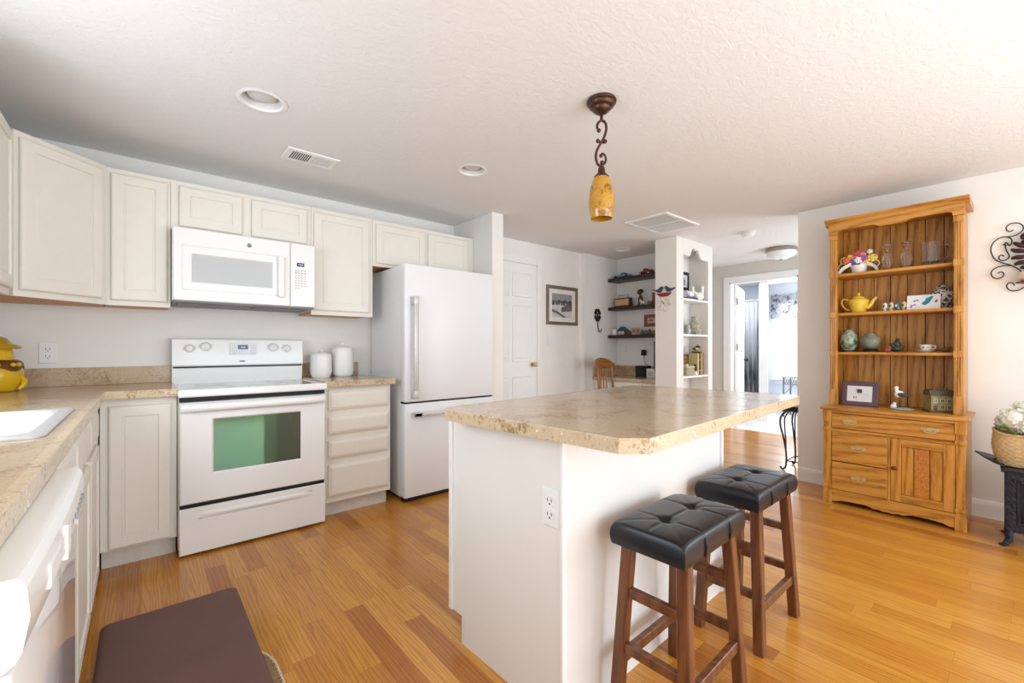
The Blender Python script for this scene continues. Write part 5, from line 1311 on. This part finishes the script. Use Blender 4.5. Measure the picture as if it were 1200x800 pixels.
m = MB().ball((0, 0, .034), (.014, .034, .016), n=12).ball((0, .032, .056), (.012, .014, .013), n=12).tube([(0, .024, .040), (0, .032, .054)], .011, 8).tube([(0, .040, .052), (0, .052, .048)], .007, 8, r1=.004).tube([(0, -.030, .040), (0, -.040, .060)], .004, 6, r1=.002)
for y in (.022, -.022):
    for x in (-.008, .008): m.tube([(x, y, .028), (x, y, 0.001)], .006, 6)
for x in (-.008, .008): m.tube([(x, .030, .066), (x, .032, .078)], .004, 6, r1=.001)
obj('dog', m, M_PORC, t, world=False, smooth=70)
tag(lz('small_bowl', 'little amber pot right of the white dog figurine', 'pot', [(0, 0), (.018, 0), (.030, .015), (.028, .035), (.020, .042), (0, .04)], flat('amber_pot', (150, 104, 54), .35, var=.3, nscale=50), 4.70, 2.945, Z2_), 'little amber pot right of the white dog figurine', 'pot')
t = thing('wooden_box', 'brown wooden box at the right end of the middle nook shelf', 'box', (4.71, 2.84, Z2_))
obj('case', MB().box(-.04, .04, -.06, .06, 0, .125, .003), wood('box_wood', (90, 50, 26), (120, 72, 38), (140, 90, 52), 'Z'), t, world=False); obj('lid', MB().box(-.043, .043, -.063, .063, .125, .14, .003), wood('box_wood', (90, 50, 26), (120, 72, 38), (140, 90, 52), 'Y'), t, world=False)
# lowest shelf
t = thing('mug', 'white mug at the left end of the lowest nook shelf', 'mug', (4.68, 3.450, Z3_))
obj('cup', MB().lathe([(0, 0), (.032, 0), (.034, .006), (.034, .075), (.031, .075), (.031, .01), (0, .008)], n=24), M_PORC, t, world=False, smooth=50)
obj('handle', MB().tube(catmull([(0, .033, .060), (0, .052, .056), (0, .052, .026), (0, .033, .018)]), .004, 6), M_PORC, t, world=False, smooth=60)
t = thing('house_ornament', 'little glass-walled house ornament with blue roof on the lowest nook shelf', 'ornament', (4.70, 3.335, Z3_))
obj('walls', MB().box(-.04, .04, -.052, .052, 0, .055, .002), flat('brown_house', (124, 102, 84), .5, var=.25, nscale=40), t, world=False)
obj('panes', MB().box(-.0415, -.039, -.040, -.006, .008, .048).box(-.0415, -.039, .006, .040, .008, .048), flat('pale_pane', (208, 208, 208), .2), t, world=False)
obj('roof', MB().prism([(-.066, .052), (0, .108), (.066, .052), (.056, .050), (0, .092), (-.056, .050)], -.048, .048, 'x').prism([(-.056, .050), (0, .092), (.056, .050)], -.040, .040, 'x'), flat('blue_grey_roof', (62, 74, 92), .4), t, world=False, label='blue-grey roof')
tag(lz('small_jar', 'small dark jar left of the pink card', 'jar', [(0, 0), (.022, 0), (.028, .015), (.026, .035), (.016, .045), (.018, .05), (0, .05)], flat('dark_jar', (84, 74, 66), .3, var=.2, nscale=50), 4.69, 3.232, Z3_), 'small dark jar left of the pink card', 'jar')
t = thing('pink_card', 'small pink and white double card standing on the lowest nook shelf', 'card', (4.70, 3.145, Z3_))
M_PINK = flat('dusty_pink', (196, 158, 150), .6, var=.1, nscale=40)
for a0, y in ((.25, .028), (-.25, -.028)):
    Rm = Matrix.Translation((0, y, .002)) @ Matrix.Rotation(a0, 4, 'Z')
    pn = obj('leaf_panel', MB(Rm).box(-.004, .004, -.030, .030, 0, .085, .001), M_PINK, t, world=False)
    obj('picture', MB(Rm).box(-.0052, -.0038, -.018, .018, .02, .068), flat('sepia_print', (150, 112, 100), .6, var=.35, nscale=60), pn, world=False)
for k, (y, c, h) in enumerate(((3.050, (110, 112, 96), .062), (3.000, (140, 120, 84), .055), (2.950, (92, 94, 84), .066), (2.895, (150, 118, 70), .050))):
    o = lz('spice_jar', ['grey-green trinket jar next to the pink card', 'tan trinket jar, second right of the pink card', 'dark grey trinket jar, third right of the pink card', 'ochre trinket jar at the right end of the lowest nook shelf'][k], 'jar', [(0, 0), (.020, 0), (.023, .006), (.023, h * .6), (.015, h * .72), (.018, h * .76), (.018, h * .9), (.006, h), (0, h)], flat('trinket_%d' % k, c, .35, var=.35, nscale=60), 4.70, y, Z3_, 20, 'trinket jars on the lowest nook shelf')
# framed picture, outlets
t = thing('framed_picture', 'small wood-framed print on the nook wall between two shelves', 'picture', (4.82, 3.0, 1.478))
F = FR(4.82, 3.0, 1.478, '-x')
m = MB(F); m.rings(-.098, .098, -.074, .074, [(0, .0005), (0, .014), (.004, .017), (.040, .014), (.044, .006)], cap=False); obj('frame', m, wood('reddish_frame', (120, 62, 36), (150, 86, 54), (168, 104, 70), 'Y'), t)
obj('print', MB(F).box(-.056, .056, .002, .007, -.032, .032), flat('pale_print', (206, 196, 186), .6, var=.15, nscale=40), t)
obj('printed_house', MB(F).prism([(-.03, -.012), (.022, -.012), (.022, .006), (-.004, .02), (-.03, .006)], .0068, .0076, 'y'), flat('print_ink', (120, 116, 112), .6), t)
t = thing('wall_outlet', 'white outlet on the nook wall left of the black adapter', 'outlet', (4.82, 3.368, 1.12)); outlet_parts(FR(4.82, 3.368, 1.122, '-x'), t)
t = thing('wall_outlet', 'white outlet holding the black adapter in the nook', 'outlet', (4.82, 3.078, 1.12)); outlet_parts(FR(4.82, 3.078, 1.122, '-x'), t)
t = thing('power_adapter', 'black power adapter plugged into the nook outlet', 'adapter', (4.80, 3.085, 1.085))
F = FR(4.82, 3.090, 1.085, '-x')
obj('plug_body', MB(F).box(-.028, .028, .009, .050, -.042, .030, .004), M_BLACK, t)
obj('cord', MB(F).tube(catmull([(.0, .03, -.040), (.004, .03, -.09), (.018, .026, -.145), (.05, .02, -.17), (.09, .03, -.20), (.12, .05, -.26)]), .003, 6), M_BLACK, t, smooth=70)
# built-in desk
t = thing('desk', 'white built-in desk with tan laminate top in the nook', 'desk', (4.56, 3.05, 0))
DZ = .785
obj('desk_top', MB().box(4.30, 4.819, 2.602, 3.508, DZ - .04, DZ, .006), M_LAM, t)
obj('backsplash', MB().box(4.799, 4.819, 2.602, 3.508, DZ, DZ + .125, .002), M_LAM, t)
obj('side_splash', MB().box(4.31, 4.799, 3.488, 3.508, DZ, DZ + .125, .002), M_LAM, t)
obj('pedestal', MB().box(4.33, 4.80, 2.605, 2.80, .09, DZ - .04), M_CAB, t)
obj('knee_rail', MB().box(4.33, 4.36, 2.80, 3.506, DZ - .17, DZ - .04), M_CAB, t)
F = FR(4.33, 0, 0, '-x')
for u0, u1, z0, z1 in ((-2.79, -2.62, .62, .735), (-2.79, -2.62, .38, .60), (-2.79, -2.62, .11, .36), (-3.49, -2.83, .63, .735)): drawer_front(F, u0, u1, z0, z1, t)
t = thing('desk_speaker', 'black box standing at the back of the nook desk', 'box', (4.70, 3.04, DZ))
obj('case', MB().box(-.05, .05, -.078, .078, 0, .135, .004), M_BLACK, t, world=False); obj('front_panel', MB().box(-.053, -.049, -.070, .070, .008, .127, .002), flat('black_gloss', (18, 18, 20), .2), t, world=False)
t = thing('router', 'small white box beside the black box on the nook desk', 'box', (4.68, 2.905, DZ))
obj('case', MB().box(-.04, .04, -.052, .052, 0, .105, .005), M_PORC, t, world=False)
obj('label_panel', MB().box(-.042, -.0395, -.03, .03, .02, .075), flat('pale_tan_label', (206, 196, 180), .5), t, world=False)
t = thing('monitor', 'dark flat monitor on the nook desk, mostly behind the partition', 'monitor', (4.66, 2.74, DZ))
obj('stand', MB().box(-.06, .06, -.08, .08, 0, .012, .003).box(-.01, .01, -.02, .02, .012, .12), M_BLACK, t, world=False)
obj('screen', MB().box(-.012, .012, -.125, .125, .07, .43, .004), flat('black_gloss', (18, 18, 20), .2), t, world=False)
# wooden desk chair, turned sideways
t = thing('desk_chair', 'golden oak spindle-back chair at the nook desk', 'chair', (4.165, 3.03, 0), math.radians(9))
def chair_oak(a): return wood('chair_oak', (110, 66, 24), (158, 102, 48), (176, 120, 62), a, .4, coat=.15)
OC = chair_oak('Z')
def seat_outline(z, k=1.0): return [(.20 * k * math.cos(a) * (1 + .06 * math.sin(a)), .19 * k * math.sin(a), z) for a in [2 * PI * i / 28 for i in range(28)]]
m = MB(); loft(m, [seat_outline(.425, .9), seat_outline(.435, 1), seat_outline(.450, 1), seat_outline(.455, .95), seat_outline(.448, .5)], cap0=True); obj('seat', m, chair_oak('Y'), t, world=False, smooth=50)
for sx in (-1, 1):
    for sy in (-1, 1): obj('leg', MB().tube([(sx * .13, sy * .12, .428), (sx * .155, sy * .145, .22), (sx * .175, sy * .165, .0)], [.016, .020, .013], 10), OC, t, world=False, smooth=60)
for sy in (-1, 1): obj('stretcher', MB().tube([(-.158, sy * .148, .20), (.158, sy * .148, .20)], .009, 8), OC, t, world=False, smooth=60)
obj('stretcher', MB().tube([(0, -.148, .20), (0, .148, .20)], .009, 8), OC, t, world=False, smooth=60)
bz = lambda x: .15 + .03 - .10 * (x / .2) ** 2
for sx in (-1, 1): obj('back_post', MB().tube(catmull([(sx * .145, .115, .44), (sx * .165, .145, .70), (sx * .170, .165, .93)]), [.016] * 13, 8), OC, t, world=False, smooth=60)
for x in (-.065, 0.0, .065): obj('spindle', MB().tube(catmull([(x * .9, .15, .44), (x * 1.1, .175, .65), (x * .9, .19, .92)]), .009, 8), OC, t, world=False, smooth=60)
m = MB(); ns = 16; rows = []
for i in range(ns + 1):
    u = i / ns * 2 - 1; x = .215 * u; y = .19 - .035 * u * u; top = 1.022 - .05 * u * u - .022 * u; bot = .900 - .012 * u + .0 * abs(u) - (.0 if abs(u) < .8 else .03)
    rows.append([m.v((x, y - .011, bot)), m.v((x, y + .011, bot)), m.v((x, y + .014, top)), m.v((x, y - .008, top))])
for i in range(ns):
    for k in range(4): m.f([rows[i][k], rows[i][(k + 1) % 4], rows[i + 1][(k + 1) % 4], rows[i + 1][k]])
m.f(rows[0]); m.f(rows[-1]); obj('crest_rail', m, chair_oak('X'), t, world=False, smooth=50)

# ------------------------------------------------------------------ bird clock on the partition
t = thing('wall_clock', 'round cream clock hung under two blue birds on the partition', 'clock', (4.24, 2.487, 1.61))
F = FR(4.245, 2.487, 1.612, '-x')
gm, nt, bs = newmat('speckled_clock_face'); v = coords(nt); nt.links.new(ramp(nt, noise(nt, v, 30, 3, .6), [(.36, srgb(196, 188, 166)), (.46, srgb(236, 232, 220))]), bs.inputs['Base Color'])
obj('dial', MB(F).cyl((0, .001, 0), .083, .014, 'y', 36, bev=.003), gm, t, smooth=40)
m = MB(F)
for k in range(12):
    a = 2 * PI * k / 12; m.beam((.060 * math.cos(a), .0152, .060 * math.sin(a)), (.070 * math.cos(a), .0152, .070 * math.sin(a)), .006, .0015)
obj('hour_marks', m, flat('brown_ink', (92, 70, 56), .5), t)
obj('hands', MB(F).beam((0, .0165, 0), (-.030, .0165, .034), .006, .002).beam((0, .0175, 0), (-.052, .0175, .022), .004, .002).beam((0, .0165, 0), (.018, .0165, -.02), .004, .002).ball((0, .017, 0), (.006, .003, .006), n=10, m=6), M_BLACK, t)
obj('red_bracket', MB(F).prism([(-.080, .104), (.080, .104), (.058, .084), (.03, .070), (-.03, .070), (-.058, .084)], .001, .024, 'y', bev=.003).box(-.084, .084, .001, .030, .103, .109), flat('barn_red', (150, 44, 38), .5, var=.1), t, label='red bracket')
M_NAVY = flat('navy_bird', (52, 66, 90), .5, var=.12)
for sg in (-1, 1):
    P = [(a_ * 1.04, (b_ - .11) * 1.15 + .114) for a_, b_ in [(sg * .008, .150), (sg * .012, .164), (sg * .028, .170), (sg * .042, .160), (sg * .062, .142), (sg * .085, .140), (sg * .125, .148), (sg * .126, .142), (sg * .090, .130), (sg * .070, .116), (sg * .045, .113), (sg * .028, .124), (sg * .020, .146)]]
    obj('bird', MB(F).prism(P, .006, .020, 'y', bev=.002), M_NAVY, t, label='navy blue bird')

# ------------------------------------------------------------------ niche shelves and ornaments
for z, lab in ((1.672, 'white niche shelf under the duck figurines'), (1.287, 'white niche shelf under the grey pottery jug'), (.834, 'lowest white niche shelf holding books and box')):
    o = obj('niche_shelf', MB().box(4.389, 4.944, 2.352, 2.563, z - .022, z, .003), M_TRIM, loc=(4.667, 2.46, z)); tag(o, lab, 'shelf', 'niche shelves')
N1, N2, N3 = 1.672, 1.287, .834
t = thing('picture_frame', 'black picture frame hung in the back of the top niche', 'picture frame', (4.74, 2.565, 1.885))
F = FR(4.765, 2.565, 1.912, '-y')
m = MB(F); m.rings(-.125, .125, -.105, .105, [(0, .001), (0, .016), (.004, .018), (.032, .016), (.034, .010)], cap=False); obj('frame', m, M_BLACK, t)
obj('print', MB(F).box(-.094, .094, .003, .011, -.074, .074), flat('grey_print_paper', (206, 208, 210), .6), t)
obj('printed_shape', MB(F).prism([(-.05, -.05), (.04, -.05), (.045, .01), (.0, .045), (-.05, .02)], .0108, .0116, 'y'), flat('ink_grey', (120, 124, 130), .6, var=.2, nscale=30), t)
def duck(x, y, z, s, label, flip=1):
    t = thing('duck_figurine', label, 'figurine', (x, y, z), 0, 'white duck figurines in the niche')
    m = MB().ball((0, 0, .042 * s), (.070 * s, .036 * s, .040 * s), n=16).tube(catmull([(.040 * s * flip, 0, .055 * s), (.060 * s * flip, 0, .085 * s), (.058 * s * flip, 0, .118 * s)]), .022 * s, 10, r1=.014 * s).ball((.062 * s * flip, 0, .128 * s), (.021 * s, .017 * s, .018 * s), n=12).tube([(-.055 * s * flip, 0, .055 * s), (-.092 * s * flip, 0, .082 * s)], .018 * s, 8, r1=.004 * s)
    obj('body', m, M_PORC, t, world=False, smooth=70)
    obj('beak', MB().tube([(.078 * s * flip, 0, .126 * s), (.100 * s * flip, 0, .122 * s)], .007 * s, 6, r1=.003 * s), flat('pale_beak', (214, 190, 140), .5), t, world=False)
duck(4.815, 2.395, N1, 1.22, 'larger white duck figurine on the top niche shelf')
duck(4.620, 2.395, N1 + .022, .90, 'smaller white duck figurine on the navy stand in the niche')
o = obj('figurine_stand', MB().prism([(4.49, N1 + .0005), (4.73, N1 + .0005), (4.73, N1 + .016), (4.70, N1 + .022), (4.52, N1 + .022), (4.49, N1 + .016)], 2.36, 2.43, 'y'), flat('navy_stand', (58, 72, 104), .5, var=.2, nscale=30), loc=(4.61, 2.395, N1)); tag(o, 'narrow navy stand under the smaller duck in the niche', 'stand')
gm, nt, bs = newmat('mottled_stoneware'); v = coords(nt); nt.links.new(ramp(nt, noise(nt, v, 26, 4, .65, .8), [(.36, srgb(120, 114, 92)), (.5, srgb(166, 160, 138)), (.64, srgb(196, 190, 168))]), bs.inputs['Base Color']); bs.inputs['Roughness'].default_value = .35
t = thing('jug', 'mottled grey stoneware jug on the middle niche shelf', 'jug', (4.800, 2.435, N2))
obj('body', MB().lathe([(0, 0), (.040, 0), (.055, .02), (.075, .07), (.072, .11), (.050, .145), (.036, .165), (.036, .195), (.042, .205), (.036, .205), (.028, .17), (0, .15)], n=28), gm, t, world=False, smooth=60)
obj('handle', MB().tube(catmull([(.068, 0, .120), (.095, 0, .115), (.100, 0, .075), (.085, 0, .045), (.066, 0, .045)]), .007, 8), gm, t, world=False, smooth=60)
t = thing('pitcher', 'small pale grey pitcher left of the stoneware jug', 'pitcher', (4.615, 2.425, N2))
obj('body', MB().lathe([(0, 0), (.024, 0), (.036, .03), (.032, .06), (.022, .085), (.028, .105), (.024, .105), (.016, .08), (0, .06)], n=20), flat('pale_grey_glaze', (176, 174, 168), .3, var=.25, nscale=40), t, world=False, smooth=60)
obj('handle', MB().tube(catmull([(-.022, 0, .09), (-.048, 0, .085), (-.050, 0, .05), (-.032, 0, .03)]), .005, 6), flat('dark_grey_glaze', (110, 108, 104), .3), t, world=False, smooth=60)
t = thing('lidded_box', 'small lidded speckled box at the left of the lowest niche shelf', 'box', (4.575, 2.410, N3))
obj('box', MB().box(-.085, .085, -.045, .045, 0, .085, .006), flat('speckled_stone', (168, 158, 128), .5, var=.3, nscale=50), t, world=False)
ld = obj('lid', MB().box(-.089, .089, -.048, .048, .0855, .105, .005), flat('pale_stone_lid', (200, 190, 160), .5, var=.15, nscale=50), t, world=False)
obj('knob', MB().ball((0, 0, .116), (.018, .014, .013), n=12), M_PORC, ld, world=False, smooth=80)
t = thing('wooden_plaque', 'brown wooden plaque standing behind the lidded box in the niche', 'plaque', (4.64, 2.515, N3))
obj('board', MB().box(-.150, .150, -.010, .010, 0.0, .235, .003), wood('plaque_wood', (84, 66, 40), (128, 104, 66), (160, 136, 92), 'X', .5), t, world=False)
obj('band', MB().box(-.145, .145, -.014, -.009, .10, .115), M_BRASS, t, world=False)
for k, (x, w, h, c) in enumerate(((4.805, .030, .24, (210, 190, 140)), (4.842, .034, .215, (40, 36, 32)), (4.880, .030, .25, (196, 160, 92)), (4.915, .028, .245, (150, 116, 72)))):
    t = thing('book', ['cream book at the left of the niche book row', 'black short book in the niche book row', 'ochre book in the niche book row', 'brown book at the right of the niche book row'][k], 'book', (x, 2.45, N3), 0, 'books on the lowest niche shelf')
    obj('cover', MB().box(-w / 2, w / 2, -.055, .055, 0, h, .003), flat('book_cover_%d' % k, c, .5, var=.12, nscale=40), t, world=False)
    obj('pages', MB().box(-w / 2 + .004, w / 2 - .004, -.050, .0555, .004, h + .0005), flat('book_pages', (226, 216, 192), .7), t, world=False)
    obj('spine_bands', MB().box(-w / 2 - .0005, w / 2 + .0005, -.0558, -.05, h * .2, h * .24).box(-w / 2 - .0005, w / 2 + .0005, -.0558, -.05, h * .76, h * .80), M_BRASS, t, world=False)
t = thing('bird_statuette', 'black and gold bird statuette on top of the niche books', 'figurine', (4.835, 2.43, N3 + .251))
M_GOLD = flat('antique_gold', (196, 164, 100), .35, metal=.5, var=.2, nscale=60)
obj('base', MB().box(-.055, .055, -.035, .035, 0, .012, .003), M_BLACK, t, world=False)
obj('body', MB().ball((-.01, 0, .046), (.058, .030, .030), n=16).tube(catmull([(.03, 0, .055), (.05, 0, .075), (.045, 0, .095)]), .018, 8, r1=.012), M_GOLD, t, world=False, smooth=70)
obj('wing', MB().ball((-.005, -.016, .062), (.046, .020, .018), n=12).ball((-.055, 0, .045), (.025, .018, .012), n=10), M_BLACK, t, world=False, smooth=70, label='black wing')
t = thing('figurine', 'small black and white figurine leaning before the niche books', 'figurine', (4.735, 2.40, N3))
obj('body', MB().lathe([(0, 0), (.022, 0), (.024, .02), (.014, .05), (.018, .075), (.012, .095), (0, .098)], n=14).ball((0, 0, .108), (.013, .013, .014), n=10), M_BLACK, t, world=False, smooth=60)
obj('skirt', MB().lathe([(.025, .002), (.028, .012), (.016, .045), (.013, .046)], n=14), M_PORC, t, world=False, smooth=60)

# ------------------------------------------------------------------ hall and the bath beyond
t = thing('plant_stand', 'black wrought-iron side table with scrolled legs in the hall', 'table', (4.72, 1.27, 0))
m = MB(); m.box(-.165, .165, -.20, .20, .585, .598, .004)
obj('table_top', m, M_IRON, t, world=False)
m = MB()
for k in range(9): m.box(-.16 + k * .036, -.145 + k * .036, -.19, .19, .565, .582)
m.box(-.165, .165, -.20, -.19, .55, .585).box(-.165, .165, .19, .20, .55, .585).box(-.165, -.155, -.19, .19, .55, .585).box(.155, .165, -.19, .19, .55, .585)
obj('lattice_apron', m, M_IRON, t, world=False)
for sx in (-1, 1):
    for sy in (-1, 1):
        P = [(.150, .165, .552), (.168, .205, .50), (.162, .215, .42), (.140, .195, .30), (.126, .178, .16), (.126, .178, .05), (.135, .190, .012), (.150, .208, .012), (.155, .215, .030)]
        P = [(sx * a, sy * b, c) for a, b, c in P]
        obj('leg', MB().tube(catmull(P), .008, 8), M_IRON, t, world=False, smooth=70)
        P2 = [(.135, .150, .552), (.146, .180, .49), (.142, .185, .42), (.130, .180, .28), (.127, .178, .17)]
        obj('leg_brace', MB().tube(catmull([(sx * a, sy * b, c) for a, b, c in P2]), .006, 8), M_IRON, t, world=False, smooth=70)
obj('stretcher', MB().tube([(-.126, .178, .085), (-.126, -.178, .085), (.126, -.178, .085), (.126, .178, .085)], .006, 8, True), M_IRON, t, world=False)

# open bath door, hinged at the left jamb
dl = struct('door_2', MB(Matrix.Translation((6.475, 2.70, 0)) @ Matrix.Rotation(math.radians(15), 4, 'Z')).box(0, .80, -.036, 0, .012, 2.04, .003), M_TRIM)
Rd = Matrix.Translation((6.475, 2.70, 0)) @ Matrix.Rotation(math.radians(15), 4, 'Z')
obj('door_knob', MB(Rd).cyl((.735, -.075, .955), .010, .04, 'y', 12).ball((.735, -.082, .955), (.026, .022, .026)), flat('dark_knob', (70, 66, 62), .3, metal=.7), dl, smooth=60)
for z in (.25, 1.15, 1.80): obj('hinge', MB(Rd).box(-.012, .006, -.052, -.034, z - .045, z + .045, .002).cyl((-.010, -.045, z - .048), .006, .096, 'z', 10), M_NICKEL, dl)
obj('door_panels', (lambda m: (dpanel2(m), m)[1])(MB(Rd)) if False else MB(Rd).box(.10, .70, -.038, -.035, .20, .90, .001).box(.10, .70, -.038, -.035, 1.05, 1.92, .001), M_TRIM, dl)
# shower curtain
t = thing('shower_curtain', 'sheer grey striped shower curtain beyond the open bath door', 'curtain', (8.10, 3.20, 1.95))
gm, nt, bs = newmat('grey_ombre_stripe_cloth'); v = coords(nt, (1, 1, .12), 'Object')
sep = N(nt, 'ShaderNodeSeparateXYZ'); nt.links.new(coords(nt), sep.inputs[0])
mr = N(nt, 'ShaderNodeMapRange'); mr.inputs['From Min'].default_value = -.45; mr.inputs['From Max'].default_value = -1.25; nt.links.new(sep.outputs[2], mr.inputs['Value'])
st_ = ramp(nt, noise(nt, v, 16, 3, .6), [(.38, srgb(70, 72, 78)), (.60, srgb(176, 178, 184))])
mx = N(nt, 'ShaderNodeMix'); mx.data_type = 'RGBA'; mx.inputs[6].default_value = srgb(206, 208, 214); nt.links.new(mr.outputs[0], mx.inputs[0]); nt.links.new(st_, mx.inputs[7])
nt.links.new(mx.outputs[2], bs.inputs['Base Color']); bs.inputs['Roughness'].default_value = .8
M_CURT = gm
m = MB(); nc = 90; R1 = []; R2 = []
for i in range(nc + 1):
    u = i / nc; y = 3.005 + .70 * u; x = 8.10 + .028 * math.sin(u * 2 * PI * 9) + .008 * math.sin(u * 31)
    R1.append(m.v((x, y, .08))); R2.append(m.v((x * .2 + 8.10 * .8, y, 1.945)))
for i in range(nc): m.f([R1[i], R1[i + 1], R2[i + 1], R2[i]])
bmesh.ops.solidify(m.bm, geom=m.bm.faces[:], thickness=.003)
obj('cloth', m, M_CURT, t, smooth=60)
for k in range(8): obj('ring', MB().tube([(8.10 + .018 * math.cos(a), 3.03 + k * .092, 1.96 + .018 * math.sin(a)) for a in [2 * PI * i / 14 for i in range(14)]], .0025, 5, True), M_NICKEL, t)
t = thing('curtain_rod', 'metal curtain rod holding the shower curtain', 'rod', (8.10, 3.35, 1.966))
obj('rod', MB().cyl((8.10, 2.965, 1.966), .011, .785, 'y', 14), M_NICKEL, t, smooth=60)
obj('flange', MB().cyl((8.10, 2.958, 1.966), .026, .02, 'y', 16, bev=.003), M_NICKEL, t, smooth=40)
t = thing('grab_bar', 'white vertical grab bar on the bath wall by the curtain', 'grab bar', (7.95, 2.88, .8))
gx, gy = 7.93, 2.858
obj('bar', MB().tube(catmull([(gx + .05, gy + .04, 1.10), (gx - .01, gy + .0, 1.10), (gx - .01, gy, 1.07), (gx - .01, gy, .50), (gx - .01, gy, .47), (gx + .05, gy + .04, .47)]), .017, 10), M_TRIM, t, smooth=70)
for z in (.47, 1.10): obj('flange', MB().ball((gx + .045, gy + .035, z), (.03, .03, .034), n=14), M_TRIM, t, smooth=70)
# valance
t = thing('window_valance', 'grey and white patterned valance over the bright bath window', 'curtain', (8.76, 2.5, 2.0))
gm, nt, bs = newmat('toile_cloth'); v = coords(nt); nt.links.new(ramp(nt, noise(nt, v, 13, 5, .7, 1.2), [(.42, srgb(120, 122, 134)), (.49, srgb(216, 216, 222)), (.60, srgb(232, 232, 236)), (.68, srgb(150, 152, 162))]), bs.inputs['Base Color']); bs.inputs['Roughness'].default_value = .85
m = MB(); nc = 80; A = []; Bm = []; Cc = []
for i in range(nc + 1):
    u = i / nc; y = 1.90 + 1.10 * u; x = 8.755 + .016 * math.sin(u * 2 * PI * 10)
    A.append(m.v((x, y, 2.10 + .012 * math.sin(u * 2 * PI * 10)))); Bm.append(m.v((x * .5 + 8.755 * .5 - .005, y, 2.03))); Cc.append(m.v((x - .02, y, 1.655 + .05 * abs(math.sin(u * PI * 3)))))
for i in range(nc): m.f([A[i], A[i + 1], Bm[i + 1], Bm[i]]); m.f([Bm[i], Bm[i + 1], Cc[i + 1], Cc[i]])
bmesh.ops.solidify(m.bm, geom=m.bm.faces[:], thickness=.003)
obj('cloth', m, gm, t, smooth=60)
obj('rod', MB().cyl((8.765, 1.88, 2.04), .008, 1.14, 'y', 10).box(8.765, 8.80, 2.98, 2.995, 2.03, 2.05).box(8.765, 8.80, 1.89, 1.905, 2.03, 2.05), M_NICKEL, t)
t = thing('side_table', 'small grey lattice metal table beneath the bath window', 'table', (8.25, 2.42, 0))
M_GM = flat('grey_painted_metal', (120, 122, 128), .5)
m = MB().box(-.17, .17, -.18, .18, .655, .668).box(-.17, .17, -.18, -.17, .54, .655).box(-.17, .17, .17, .18, .54, .552)
obj('table_top', MB().box(-.18, .18, -.19, .19, .650, .664, .003), M_GM, t, world=False)
m = MB()
for k in range(10):
    y = -.17 + k * .034
    m.beam((-.175, y, .548), (-.175, y + .034, .648), .006, .006).beam((-.175, y + .034, .548), (-.175, y, .648), .006, .006)
m.box(-.18, -.17, -.18, .18, .540, .550)
obj('lattice_band', m, M_GM, t, world=False)
for sx in (-1, 1):
    for sy in (-1, 1):
        obj('leg', MB().beam((sx * .165, sy * .165, 0), (sx * .165, sy * .165, .652), .018, .018), M_GM, t, world=False)
obj('brace', MB().beam((-.165, .165, .36), (-.165, .02, .54), .010, .010).beam((-.165, -.165, .36), (-.165, -.02, .54), .010, .010), M_GM, t, world=False)
